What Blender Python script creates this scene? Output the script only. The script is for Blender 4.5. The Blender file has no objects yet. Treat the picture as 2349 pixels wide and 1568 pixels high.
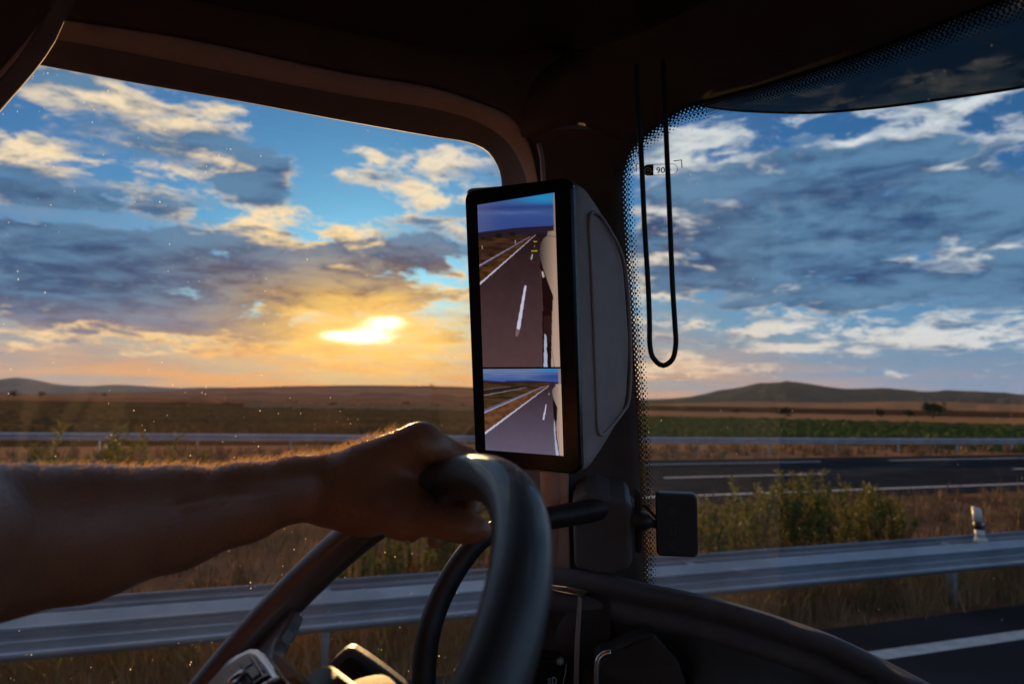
import bpy, bmesh, math, random
import numpy as np
from mathutils import Vector, Matrix
R = math.radians
random.seed(7); rng = np.random.default_rng(7)
S = bpy.context.scene
COL = S.collection

# ------------------------------------------------------------------ camera
F, CX, CY = 1566.0, 1174.5, 784.0          # 24 mm on full frame; measures below are in a 2349 x 1568 reading of the photo
EYE = Vector((0, 0, 2.3))
PITCH, ROLL = R(4.96), R(0.95)
FW = Vector((0, math.cos(PITCH), math.sin(PITCH)))
_r, _u = Vector((1, 0, 0)), Vector((0, -math.sin(PITCH), math.cos(PITCH)))
RT = _r * math.cos(ROLL) + _u * math.sin(ROLL)
UP = _u * math.cos(ROLL) - _r * math.sin(ROLL)
cam = bpy.data.cameras.new("camera"); co = bpy.data.objects.new("camera", cam); COL.objects.link(co)
m = Matrix((RT, UP, -FW)).transposed().to_4x4(); m.translation = EYE
co.matrix_world = m
cam.sensor_width = 36; cam.lens = 24; cam.clip_start = 0.02; cam.clip_end = 60000
cam.dof.use_dof = True; cam.dof.focus_distance = 0.97; cam.dof.aperture_fstop = 5.0; cam.dof.aperture_blades = 9
S.camera = co

def ray(u, v): return FW + RT * ((u - CX) / F) + UP * ((CY - v) / F)
def P(u, v, d): return EYE + ray(u, v) * d                      # a measured direction at a real distance
def azel(u, v):
    d = ray(u, v).normalized(); return math.atan2(d.x, d.y), math.asin(d.z)
# vehicle axes: FWD along the road, LEFT across it
PHI = R(70.3)
FWD = Vector((math.sin(PHI), math.cos(PHI), 0)); LEFT = Vector((-math.cos(PHI), math.sin(PHI), 0))
def V(t, s, z): return FWD * t + LEFT * s + Vector((0, 0, z))
def onS(u, v, s):                                                # measured direction met with the door's plane
    r = ray(u, v); return EYE + r * (s / r.dot(LEFT))
def onG(u, v, z=0.0):
    r = ray(u, v); return EYE + r * ((z - EYE.z) / r.z)
def wt(s, z): return 0.66 - 0.12 * abs(s) ** 3 - 0.10 * (z - 2.3)   # curved raked windscreen
def onW(u, v, off=0.0):
    r = ray(u, v); d = 1.0
    for _ in range(40):
        p = EYE + r * d
        g = p.dot(FWD) - wt(p.dot(LEFT), p.z) + off
        d -= g / max(0.2, r.dot(FWD) + 0.3 * abs(r.dot(LEFT))) * 0.8
    return EYE + r * d

# ------------------------------------------------------------------ render, exposure
S.render.engine = 'CYCLES'
S.view_settings.view_transform = 'Standard'; S.view_settings.look = 'None'
S.view_settings.exposure = 0.32; S.view_settings.gamma = 1.0
S.cycles.use_adaptive_sampling = True; S.cycles.adaptive_threshold = 0.02; S.cycles.max_bounces = 6; S.cycles.transparent_max_bounces = 16
S.cycles.sample_clamp_indirect = 4.0
S.cycles.use_denoising = True

# ------------------------------------------------------------------ world
SUN_AZ, SUN_EL = azel(852, 748)
def srgb(r, g, b):
    f = lambda c: (c / 255 / 12.92) if c <= 10 else ((c / 255 + .055) / 1.055) ** 2.4
    return (f(r), f(g), f(b), 1)
class NT:
    def __init__(s, tree): s.t = tree; s.n = tree.nodes; s.l = tree.links
    def add(s, typ, **kw):
        n = s.n.new(typ)
        for k, v in kw.items(): setattr(n, k, v)
        return n
    def _in(s, sock, v):
        if v is None: return
        if isinstance(v, bpy.types.NodeSocket): s.l.new(v, sock)
        else: sock.default_value = v
    def m(s, op, a, b=None, c=None, clamp=False):
        n = s.add('ShaderNodeMath', operation=op, use_clamp=clamp)
        for i, x in enumerate((a, b, c)): s._in(n.inputs[i], x)
        return n.outputs[0]
    def vm(s, op, a, b=None):
        n = s.add('ShaderNodeVectorMath', operation=op)
        s._in(n.inputs[0], a); s._in(n.inputs[1], b)
        return n.outputs['Value'] if op in ('DOT_PRODUCT', 'LENGTH') else n.outputs[0]
    def mix(s, f, a, b, blend='MIX'):
        n = s.add('ShaderNodeMix', data_type='RGBA', blend_type=blend)
        s._in(n.inputs[0], f); s._in(n.inputs[6], a); s._in(n.inputs[7], b)
        return n.outputs[2]
    def ss(s, x, lo, hi, a=0.0, b=1.0):
        n = s.add('ShaderNodeMapRange', interpolation_type='SMOOTHSTEP')
        for i, q in enumerate((x, lo, hi, a, b)): s._in(n.inputs[i], q)
        return n.outputs[0]
    def noise(s, vec, scale, detail=5, rough=.55, dist=0.0, out='Fac'):
        n = s.add('ShaderNodeTexNoise'); s._in(n.inputs['Vector'], vec)
        n.inputs['Scale'].default_value = scale; n.inputs['Detail'].default_value = detail
        n.inputs['Roughness'].default_value = rough; n.inputs['Distortion'].default_value = dist
        return n.outputs[out]
    def comb(s, x, y, z=0.0):
        n = s.add('ShaderNodeCombineXYZ')
        for i, q in enumerate((x, y, z)): s._in(n.inputs[i], q)
        return n.outputs[0]

def build_world():
    w = bpy.data.worlds.new("World"); S.world = w; w.use_nodes = True
    t = NT(w.node_tree); t.n.clear()
    out = t.add('ShaderNodeOutputWorld'); bg = t.add('ShaderNodeBackground'); t.l.new(bg.outputs[0], out.inputs[0])
    sky = t.add('ShaderNodeTexSky', sky_type='NISHITA'); sky.sun_disc = False
    sky.sun_elevation = SUN_EL; sky.sun_rotation = SUN_AZ; sky.altitude = 800
    sky.air_density = 1.0; sky.dust_density = 1.2; sky.ozone_density = 3.0
    STR = 0.10
    tc = t.add('ShaderNodeTexCoord'); sep = t.add('ShaderNodeSeparateXYZ'); t.l.new(tc.outputs['Generated'], sep.inputs[0])
    x, y, z = sep.outputs
    az = t.m('ARCTAN2', x, y); el = t.m('ARCSINE', z)
    ae = t.comb(az, el)
    # cloud-space: stretched sideways, flatter towards the horizon
    k = t.m('DIVIDE', 1.0, t.m('ADD', t.m('MAXIMUM', z, 0.0), 0.22))
    cs = t.comb(t.m('MULTIPLY', x, k), t.m('MULTIPLY', y, k), t.m('MULTIPLY', z, 3.6))
    warp = t.noise(cs, 2.2, 3, .5, out='Color')
    csw = t.vm('ADD', cs, t.vm('MULTIPLY', t.vm('SUBTRACT', warp, (.5, .5, .5)), (.22, .22, .22)))
    n1 = t.noise(csw, 5.0, 7, .65, .2)
    n2 = t.noise(t.vm('ADD', csw, (3.3, 1.7, .4)), 5.0, 5, .60, .2)
    def blobs(lst):
        acc = None
        for (u, v, ru, rv, a) in lst:
            c = azel(u, v); c1 = azel(u + ru, v); c2 = azel(u, v - rv)
            sx = 1 / max(1e-4, abs(c1[0] - c[0])); sy = 1 / max(1e-4, abs(c2[1] - c[1]))
            d = t.vm('MULTIPLY', t.vm('SUBTRACT', ae, (c[0], c[1], 0)), (sx, sy, 0))
            g = t.m('POWER', math.e, t.m('MULTIPLY', t.vm('DOT_PRODUCT', d, d), -1.0))
            acc = t.m('MULTIPLY', g, a) if acc is None else t.m('MULTIPLY_ADD', g, a, acc)
        return acc
    cov = blobs(COVER); thick = blobs(THICK)
    low = t.ss(el, 0.30, 0.02)
    dens = t.m('ADD', t.m('ADD', cov, t.m('MULTIPLY', t.m('SUBTRACT', n1, .5), 4.3)), .02)
    dens = t.m('SUBTRACT', dens, t.ss(el, .055, .0, .0, 1.2))
    alpha = t.ss(dens, -.10, .52)
    tt = t.m('ADD', t.m('MULTIPLY', thick, .75), t.m('MULTIPLY', t.m('SUBTRACT', n2, .5), 2.4))
    tt = t.m('ADD', tt, t.m('MULTIPLY', dens, .62))
    band = t.noise(t.vm('ADD', t.comb(t.m('MULTIPLY', az, 3.2), t.m('MULTIPLY', el, 17.0)), t.vm('MULTIPLY', warp, (.5, .7, 0))), 1.6, 5, .6, .3)
    tt = t.m('ADD', tt, t.m('MULTIPLY', t.m('SUBTRACT', band, .5), 1.7))
    dark = t.ss(tt, -.08, .62)
    # warmth: near the sun, and low down on the sun's side
    ds = t.vm('SUBTRACT', ae, (SUN_AZ, SUN_EL, 0))
    def glow(sx, sy):
        d = t.vm('MULTIPLY', ds, (1 / sx, 1 / sy, 0)); return t.m('POWER', math.e, t.m('MULTIPLY', t.vm('DOT_PRODUCT', d, d), -1.0))
    wide = glow(.46, .19); near = glow(.30, .105); core = glow(.16, .075)
    # clear air
    base = t.mix(1.0, sky.outputs[0], (SKYT[0], SKYT[1], SKYT[2], 1), 'MULTIPLY')
    base = t.mix(t.ss(el, -.02, .20), t.mix(wide, srgb2(76, 132, 182), srgb2(188, 148, 100)), base)
    veil2 = t.m('MULTIPLY', t.ss(band, .40, .68), t.ss(el, .34, .16))
    base = t.mix(t.m('MULTIPLY', veil2, .60), base, t.mix(wide, srgb2(104, 132, 162), srgb2(152, 138, 124)))
    lit = t.mix(wide, t.mix(t.ss(az, -.35, .25), srgb2(228, 208, 176), srgb2(196, 203, 208)), srgb2(246, 212, 160))
    lit = t.mix(near, lit, srgb2(255, 206, 104))
    drk = t.mix(t.ss(t.m('ADD', t.m('MULTIPLY', n1, .5), t.m('MULTIPLY', band, .5)), .38, .60), srgb2(18, 58, 102), srgb2(82, 122, 156))
    drk = t.mix(t.m('MULTIPLY', wide, .05), drk, srgb2(104, 92, 88))
    drk = t.mix(t.m('MULTIPLY', glow(.20, .075), .85), drk, srgb2(146, 96, 42))
    cl = t.mix(dark, lit, drk)
    c = t.mix(alpha, base, cl)
    # low golden veil on the sun's side, dust in the air
    veil = t.m('MULTIPLY', t.ss(el, .13, .01), glow(.58, .5))
    streak = t.noise(t.comb(t.m('MULTIPLY', az, 2.2), t.m('MULTIPLY', el, 26.0)), 2.2, 5, .55, .3)
    c = t.mix(t.m('MULTIPLY', veil, t.ss(streak, .36, .62, .30, 1.0)), c, t.mix(near, srgb2(224, 152, 86), srgb2(252, 156, 28)))
    c = t.mix(t.m('MULTIPLY', core, t.m('MULTIPLY', t.ss(n1, .30, .62), .75)), c, srgb2(255, 206, 96))
    # the sun burning through the cloud
    def spot(u, v, sx, sy):
        q = azel(u, v); d = t.vm('MULTIPLY', t.vm('SUBTRACT', ae, (q[0], q[1], 0)), (1 / sx, 1 / sy, 0))
        return t.m('POWER', math.e, t.m('MULTIPLY', t.vm('DOT_PRODUCT', d, d), -1.0))
    sp = t.m('ADD', spot(840, 772, .050, .015), t.m('MULTIPLY', spot(890, 738, .034, .011), .9))
    sp = t.m('ADD', sp, t.m('MULTIPLY', spot(770, 768, .030, .007), .5))
    n3 = t.noise(t.comb(t.m('MULTIPLY', az, 9.0), t.m('MULTIPLY', el, 26.0)), 1.7, 5, .6, .4)
    sp = t.m('ADD', sp, t.m('MULTIPLY', t.m('SUBTRACT', n3, .5), 1.1))
    halo = t.ss(t.m('ADD', spot(850, 758, .15, .055), t.m('MULTIPLY', t.m('SUBTRACT', n3, .5), 1.3)), .2, 1.0)
    c = t.mix(t.m('MULTIPLY', halo, .85), c, (10.5, 5.8, 1.3, 1))
    sp = t.m('POWER', t.ss(sp, .0, 1.25), 2.4)
    c = t.mix(sp, c, (34, 29, 20, 1))
    # ground side of the sphere
    c = t.mix(t.ss(el, -.02, -.06), c, srgb2(60, 48, 42))
    t.l.new(c, bg.inputs[0]); bg.inputs[1].default_value = STR
def srgb2(r, g, b):                # a radiance as the sky shows it, divided by the background strength
    c = srgb(r, g, b); return (c[0] * 10, c[1] * 10, c[2] * 10, 1)
SKYT = (0.24, 0.66, 0.98)
# where the clouds stand (direction, spread, amount)
COVER = [(1300, 400, 4000, 4000, -.16), (1950, 480, 520, 230, .35), (250, 300, 420, 160, -.08), (1300, 200, 200, 400, -.2),
 (230, 215, 230, 50, .75), (60, 350, 130, 60, .7), (470, 340, 190, 75, .7), (110, 450, 190, 36, .75), (350, 482, 70, 16, .6),
 (640, 390, 60, 40, .7), (610, 465, 120, 55, .8), (580, 530, 60, 35, .6), (250, 620, 430, 100, 1.15), (120, 535, 200, 22, .6),
 (960, 355, 130, 55, .9), (830, 400, 60, 25, .55), (1020, 465, 100, 30, .8), (990, 505, 80, 14, .4), (960, 590, 130, 60, 1.0),
 (800, 560, 80, 50, .8), (700, 610, 150, 40, .8), (690, 655, 110, 40, .9), (850, 680, 200, 40, .9), (400, 750, 420, 45, .8),
 (700, 420, 60, 90, -.2), (720, 330, 130, 70, -.75), (230, 400, 90, 20, -.4), (200, 500, 200, 14, -.6), (800, 470, 90, 40, -.7), (830, 300, 100, 30, -.5), (640, 260, 90, 30, -.3),
 (1650, 300, 170, 40, .6), (2200, 225, 190, 40, .8), (1900, 310, 100, 30, -.4), (2240, 285, 60, 30, -.8), (1980, 370, 330, 60, .7),
 (1800, 520, 380, 95, 1.0), (2200, 470, 220, 60, .8), (2280, 570, 110, 35, .5), (1620, 640, 120, 40, .7), (2050, 660, 420, 50, .8),
 (1780, 757, 120, 16, .7), (2150, 770, 230, 30, .8), (1790, 798, 110, 10, .6), (1560, 850, 180, 30, .8), (2120, 830, 280, 22, -.5), (1500, 520, 60, 200, .5)]
THICK = [(1300, 400, 4000, 4000, .02),
 (480, 335, 190, 60, .55), (110, 455, 170, 30, .8), (250, 430, 90, 25, .5), (640, 452, 90, 22, .7), (250, 620, 430, 95, 1.7), (260, 655, 200, 22, .5),
 (970, 585, 110, 55, .9), (690, 660, 100, 30, .7), (985, 766, 70, 10, .9), (300, 705, 280, 22, .4), (760, 735, 200, 14, .25),
 (230, 215, 230, 45, -.3), (60, 360, 130, 40, -.4), (960, 360, 130, 55, -.5), (1010, 462, 90, 25, -.3), (820, 570, 70, 50, -.5), (680, 600, 100, 14, -.6), (120, 525, 200, 14, -.7), (600, 520, 60, 30, -.4), (400, 760, 400, 25, -.3),
 (2020, 380, 280, 45, .35), (1830, 530, 380, 100, 1.05), (2200, 480, 220, 60, .8), (2050, 660, 420, 55, .6), (1650, 480, 60, 30, -.5), (2280, 570, 90, 30, -.5), (1960, 325, 60, 16, -.7),
 (1780, 757, 110, 14, -1.0), (2150, 770, 220, 26, -1.0), (1790, 800, 100, 12, -1.0), (1560, 850, 180, 35, -.7), (2200, 230, 200, 35, -.4), (1650, 290, 150, 30, -.4)]
build_world()
sun = bpy.data.lights.new("sun", 'SUN'); sun.energy = 4.4; sun.angle = R(0.6); sun.color = (1.0, .60, .24)
so = bpy.data.objects.new("sun", sun); COL.objects.link(so)
sd = Vector((math.sin(SUN_AZ) * math.cos(SUN_EL), math.cos(SUN_AZ) * math.cos(SUN_EL), math.sin(SUN_EL)))
so.rotation_euler = sd.to_track_quat('Z', 'Y').to_euler(); so.location = sd * 50 + EYE

# ------------------------------------------------------------------ helpers
def link(o, parent=None):
    COL.objects.link(o)
    if parent: o.parent = parent
    return o
def tag(o, label=None, cat=None, group=None, kind=None):
    for k, v in (('label', label), ('category', cat), ('group', group), ('kind', kind)):
        if v: o[k] = v
    return o
def empty(name, loc, label, cat, group=None):
    o = bpy.data.objects.new(name, None); o.empty_display_size = .1; link(o); o.location = loc
    bpy.context.view_layer.update()
    return tag(o, label, cat, group)
def mesh(name, vs, fs, mt, parent=None, smooth=True, uvs=None):
    me = bpy.data.meshes.new(name)
    off = parent_loc(parent)
    me.from_pydata([tuple(Vector(v) - off) for v in vs], [], fs)
    me.update()
    for m_ in (mt if isinstance(mt, list) else [mt]): me.materials.append(m_)
    if smooth: me.polygons.foreach_set('use_smooth', [True] * len(me.polygons))
    if uvs is not None:
        ul = me.uv_layers.new(name='UVMap')
        for lp in me.loops: ul.data[lp.index].uv = uvs[lp.vertex_index]
    return link(bpy.data.objects.new(name, me), parent)
def parent_loc(p):
    v = Vector((0, 0, 0))
    while p: v += p.location; p = p.parent
    return v
def mod(o, typ, **kw):
    m_ = o.modifiers.new(typ.title(), typ)
    for k, v in kw.items(): setattr(m_, k, v)
    return o
def catmull(pts, n):
    p = np.array([tuple(q) for q in pts], float)
    if len(p) == 2:
        t = np.linspace(0, 1, n)[:, None]; return p[0] * (1 - t) + p[1] * t
    p = np.vstack([2 * p[0] - p[1], p, 2 * p[-1] - p[-2]])
    out = []
    for i in range(1, len(p) - 2):
        P0, P1, P2, P3 = p[i - 1:i + 3]
        tk = [0]
        for a, b in ((P0, P1), (P1, P2), (P2, P3)): tk.append(tk[-1] + max(1e-6, np.linalg.norm(b - a)) ** .5)
        t = np.linspace(tk[1], tk[2], 24, endpoint=False)[:, None]
        A1 = (tk[1] - t) / (tk[1] - tk[0]) * P0 + (t - tk[0]) / (tk[1] - tk[0]) * P1
        A2 = (tk[2] - t) / (tk[2] - tk[1]) * P1 + (t - tk[1]) / (tk[2] - tk[1]) * P2
        A3 = (tk[3] - t) / (tk[3] - tk[2]) * P2 + (t - tk[2]) / (tk[3] - tk[2]) * P3
        B1 = (tk[2] - t) / (tk[2] - tk[0]) * A1 + (t - tk[0]) / (tk[2] - tk[0]) * A2
        B2 = (tk[3] - t) / (tk[3] - tk[1]) * A2 + (t - tk[1]) / (tk[3] - tk[1]) * A3
        out.append((tk[2] - t) / (tk[2] - tk[1]) * B1 + (t - tk[1]) / (tk[2] - tk[1]) * B2)
    out.append(p[-2][None]); q = np.vstack(out)
    L = np.concatenate([[0], np.cumsum(np.linalg.norm(np.diff(q, axis=0), axis=1))])
    s = np.linspace(0, L[-1], n)
    return np.stack([np.interp(s, L, q[:, k]) for k in range(q.shape[1])], 1)
def catmull_v(p, n): return [Vector(q) for q in catmull(p, n)]
def gridfaces(m_, n, closed=False):
    f = []
    for i in range(m_ - 1):
        for j in range(n if closed else n - 1):
            k = (j + 1) % n
            f.append((i * n + j, i * n + k, (i + 1) * n + k, (i + 1) * n + j))
    return f
def loft(name, rows, mt, parent=None, n=60, m_=None, thick=0.0, off=0.0, smooth=True):
    rr = np.array([catmull(r, n) for r in rows])
    if m_: rr = np.stack([catmull(rr[:, j], m_) for j in range(n)], 1)
    o = mesh(name, rr.reshape(-1, 3), gridfaces(rr.shape[0], n), mt, parent, smooth)
    if thick: mod(o, 'SOLIDIFY', thickness=thick, offset=off)
    return o
def tube_geo(path, rad, n=12, closed=False, cap=True, squash=None):
    p = np.array([tuple(q) for q in path], float); N = len(p)
    rad = np.broadcast_to(np.array(rad, float), (N,))
    tg = np.roll(p, -1, 0) - np.roll(p, 1, 0) if closed else np.gradient(p, axis=0)
    tg /= np.linalg.norm(tg, axis=1)[:, None] + 1e-12
    ref = np.array([0, 0, 1.]) if abs(tg[0][2]) < .9 else np.array([1., 0, 0])
    a = np.cross(tg[0], ref); a /= np.linalg.norm(a)
    vs = []
    for i in range(N):
        a = a - tg[i] * a.dot(tg[i]); a /= np.linalg.norm(a); b = np.cross(tg[i], a)
        for j in range(n):
            th = 2 * math.pi * j / n; vs.append(p[i] + rad[i] * (math.cos(th) * a + math.sin(th) * b))
    fs = gridfaces(N, n, True)
    if closed: fs += [((N - 1) * n + j, (N - 1) * n + (j + 1) % n, (j + 1) % n, j) for j in range(n)]
    elif cap: fs += [tuple(range(n))[::-1], tuple(range((N - 1) * n, N * n))]
    return vs, fs
def tube(name, path, rad, mt, parent=None, n=12, res=None, closed=False):
    if res:
        path = catmull(path, res)
        if not np.isscalar(rad): rad = np.interp(np.linspace(0, 1, res), np.linspace(0, 1, len(rad)), rad)
    return mesh(name, *tube_geo(path, rad, n, closed), mt, parent)
def boxgeo(c, ax, sz):
    c = Vector(c); vs = []
    for dx in (-.5, .5):
        for dy in (-.5, .5):
            for dz in (-.5, .5): vs.append(c + ax[0] * (dx * sz[0]) + ax[1] * (dy * sz[1]) + ax[2] * (dz * sz[2]))
    return vs, [(0, 1, 3, 2), (4, 6, 7, 5), (0, 4, 5, 1), (2, 3, 7, 6), (0, 2, 6, 4), (1, 5, 7, 3)]
def box(name, c, ax, sz, mt, parent=None, bev=0.0, seg=3):
    vs, fs = boxgeo(c, ax, sz)
    o = mesh(name, vs, fs, mt, parent, smooth=bev > 0)
    if bev: mod(o, 'BEVEL', width=bev, segments=seg, limit_method='ANGLE'); 
    return o
def prism(name, outline, depth, mt, parent=None, bev=0.0, seg=3, res=None):
    """a closed outline (3-D points) given thickness along depth"""
    pts = [Vector(p) for p in outline]
    if res:
        q = catmull(pts + [pts[0]], res + 1)[:-1]; pts = [Vector(p) for p in q]
    n = len(pts); d = Vector(depth)
    vs = pts + [p + d for p in pts]
    fs = [tuple(range(n)), tuple(range(2 * n - 1, n - 1, -1))] + [(i, i + n, (i + 1) % n + n, (i + 1) % n) for i in range(n)]
    o = mesh(name, vs, fs, mt, parent, smooth=False)
    if bev: mod(o, 'BEVEL', width=bev, segments=seg, limit_method='ANGLE', angle_limit=R(40))
    return o
CABX = (FWD, LEFT, Vector((0, 0, 1)))

# ------------------------------------------------------------------ materials
def mat(name, base, rough=.6, spec=.3, metal=0.0, nscale=0, namt=.25, bump=0.0, bscale=600, stretch=(1, 1, 1), coat=0.0, base2=None, rvar=.0, sheen=0.0):
    m_ = bpy.data.materials.new(name); m_.use_nodes = True
    t = NT(m_.node_tree); b = t.n['Principled BSDF']
    b.inputs['Base Color'].default_value = (*base, 1); b.inputs['Roughness'].default_value = rough
    b.inputs['Specular IOR Level'].default_value = spec; b.inputs['Metallic'].default_value = metal
    b.inputs['Coat Weight'].default_value = coat; b.inputs['Sheen Weight'].default_value = sheen
    tc = t.add('ShaderNodeTexCoord'); vec = t.vm('MULTIPLY', tc.outputs['Object'], stretch)
    if nscale:
        n = t.noise(vec, nscale, 6, .6)
        b2 = base2 or tuple(c * (1 - namt) for c in base)
        t.l.new(t.mix(t.ss(n, .35, .65), (*base, 1), (*b2, 1)), b.inputs['Base Color'])
        if rvar: t.l.new(t.m('ADD', t.m('MULTIPLY', t.m('SUBTRACT', n, .5), rvar), rough), b.inputs['Roughness'])
    if bump:
        bp = t.add('ShaderNodeBump'); bp.inputs['Strength'].default_value = bump; bp.inputs['Distance'].default_value = .0015
        t.l.new(t.noise(tc.outputs['Object'], bscale, 3, .6), bp.inputs['Height']); t.l.new(bp.outputs[0], b.inputs['Normal'])
    return m_
M = {}
M['trim'] = mat('trim fabric', (.105, .072, .062), .85, .2, nscale=14, namt=.18, bump=.35, bscale=900)
M['beige'] = mat('pale cab lining', (.55, .47, .40), .85, .2, nscale=15, namt=.12, bump=.3)
M['lip'] = mat('door seal trim lit tone', (.46, .32, .275), .75, .25, nscale=20, namt=.12, bump=.3, bscale=800)  # paler than the trim: light on the tilted lip put into the colour
M['reveal'] = mat('door reveal', (.18, .13, .115), .7, .25, nscale=18, namt=.12, bump=.2)
M['liner'] = mat('roof liner', (.060, .042, .036), .9, .15, nscale=16, namt=.2, bump=.4, bscale=1100)
M['dash'] = mat('dashboard skin', (.12, .105, .108), .45, .5, nscale=25, namt=.15, bump=.5, bscale=1400, rvar=.2)
M['black'] = mat('black plastic', (.030, .024, .023), .42, .5, nscale=30, namt=.2, bump=.2, bscale=1200)
M['gloss'] = mat('gloss black', (.012, .009, .008), .22, .4, nscale=12, namt=.2)
M['leather'] = mat('wheel leather', (.066, .057, .052), .36, .9, coat=.35, nscale=30, namt=.2, bump=.35, bscale=1600, rvar=.25)
M['chrome'] = mat('satin chrome', (.62, .66, .72), .22, .5, 1.0, nscale=30, namt=.1)
M['hub'] = mat('sun-tinted airbag skin', (.44, .25, .11), .6, .3, nscale=40, namt=.12, bump=.5, bscale=1500)  # orange of the low sun on the cover is put into the colour
M['grey'] = mat('grey plastic', (.46, .345, .315), .5, .5, nscale=25, namt=.1, bump=.35, bscale=1500)
M['panelgrey'] = mat('button grey', (.16, .17, .19), .35, .4, nscale=40, namt=.2)
M['rubber'] = mat('rubber', (.012, .012, .013), .5, .4, nscale=60, namt=.2)
M['icon'] = mat('icon print', (.55, .55, .6), .6, .2, nscale=60, namt=.1)
M['galv'] = mat('galvanised steel', (.50, .54, .61), .36, .5, .6, nscale=1.6, namt=.3, rvar=.35, base2=(.38, .41, .46))
M['whitep'] = mat('white plastic', (.75, .75, .74), .45, .4, nscale=9, namt=.15)
M['asphalt'] = mat('asphalt', (.036, .042, .054), 1.0, 0, nscale=.7, namt=.3, bump=.5, bscale=60)
M['paint'] = mat('road paint', (.78, .78, .78), .6, .3, nscale=7, namt=.25, bump=.3, bscale=90)
M['grit'] = mat('dry verge', (.32, .155, .085), .95, 0, nscale=.55, base2=(.14, .075, .045))
M['ground'] = mat('ground', (.085, .05, .030), .95, 0, nscale=.02, base2=(.05, .036, .022))
M['straw'] = mat('straw', (.42, .26, .13), .8, .2, nscale=.8, base2=(.12, .078, .042))
M['leaf'] = mat('shrub leaves', (.085, .165, .040), .65, .3, nscale=2.2, base2=(.13, .15, .045))
M['leafd'] = mat('tree leaves', (.035, .055, .022), .7, .25, nscale=.3, base2=(.05, .048, .022))
M['bark'] = mat('bark', (.09, .06, .045), .9, .1, nscale=9)
M['field'] = mat('green field', (.045, .078, .022), .9, 0, nscale=.10, base2=(.10, .105, .035), stretch=(.35, 1, 1))
M['scrub'] = mat('dark scrub', (.080, .058, .026), .95, 0, nscale=.12, base2=(.15, .085, .04), stretch=(.35, 1, 1))
M['stubble'] = mat('stubble field', (.46, .23, .115), .95, 0, nscale=.03, base2=(.33, .16, .085), stretch=(.2, 1, 1))
M['hillb'] = mat('brown hill', (.21, .092, .052), .95, 0, nscale=.012, base2=(.46, .22, .12), stretch=(.10, .8, 4.0))
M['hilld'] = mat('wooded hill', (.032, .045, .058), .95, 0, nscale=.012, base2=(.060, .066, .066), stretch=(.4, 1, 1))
M['hillf'] = mat('haze-tinted far hill', (.10, .135, .20), .95, 0, nscale=.003, namt=.2)  # distance haze is painted in as the blue base colour
def leafmat(m_):      # thin leaves let some light through
    t = NT(m_.node_tree); b = t.n['Principled BSDF']; o = t.n['Material Output']
    tr = t.add('ShaderNodeBsdfTranslucent'); tr.inputs[0].default_value = (.16, .14, .03, 1)
    mx = t.add('ShaderNodeMixShader'); mx.inputs[0].default_value = .35
    t.l.new(b.outputs[0], mx.inputs[1]); t.l.new(tr.outputs[0], mx.inputs[2]); t.l.new(mx.outputs[0], o.inputs[0])
leafmat(M['leaf'])
def skinmat():
    m_ = mat('skin', (.45, .175, .082), .36, .7, nscale=45, base2=(.40, .15, .075), bump=.7, bscale=300)
    b = m_.node_tree.nodes['Principled BSDF']
    b.inputs['Subsurface Weight'].default_value = .35; b.inputs['Subsurface Radius'].default_value = (1.0, .35, .2); b.inputs['Subsurface Scale'].default_value = .010
    return m_
M['skin'] = skinmat()
def hairmat():
    m_ = bpy.data.materials.new('arm hair'); m_.use_nodes = True; t = NT(m_.node_tree); t.n.clear()
    o = t.add('ShaderNodeOutputMaterial'); a = t.add('ShaderNodeBsdfTranslucent'); a.inputs[0].default_value = (.85, .52, .26, 1)
    b = t.add('ShaderNodeBsdfDiffuse'); b.inputs[0].default_value = (.30, .16, .08, 1)
    x = t.add('ShaderNodeMixShader'); t.l.new(a.outputs[0], x.inputs[1]); t.l.new(b.outputs[0], x.inputs[2]); t.l.new(x.outputs[0], o.inputs[0])
    return m_
M['hair'] = hairmat()
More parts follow.
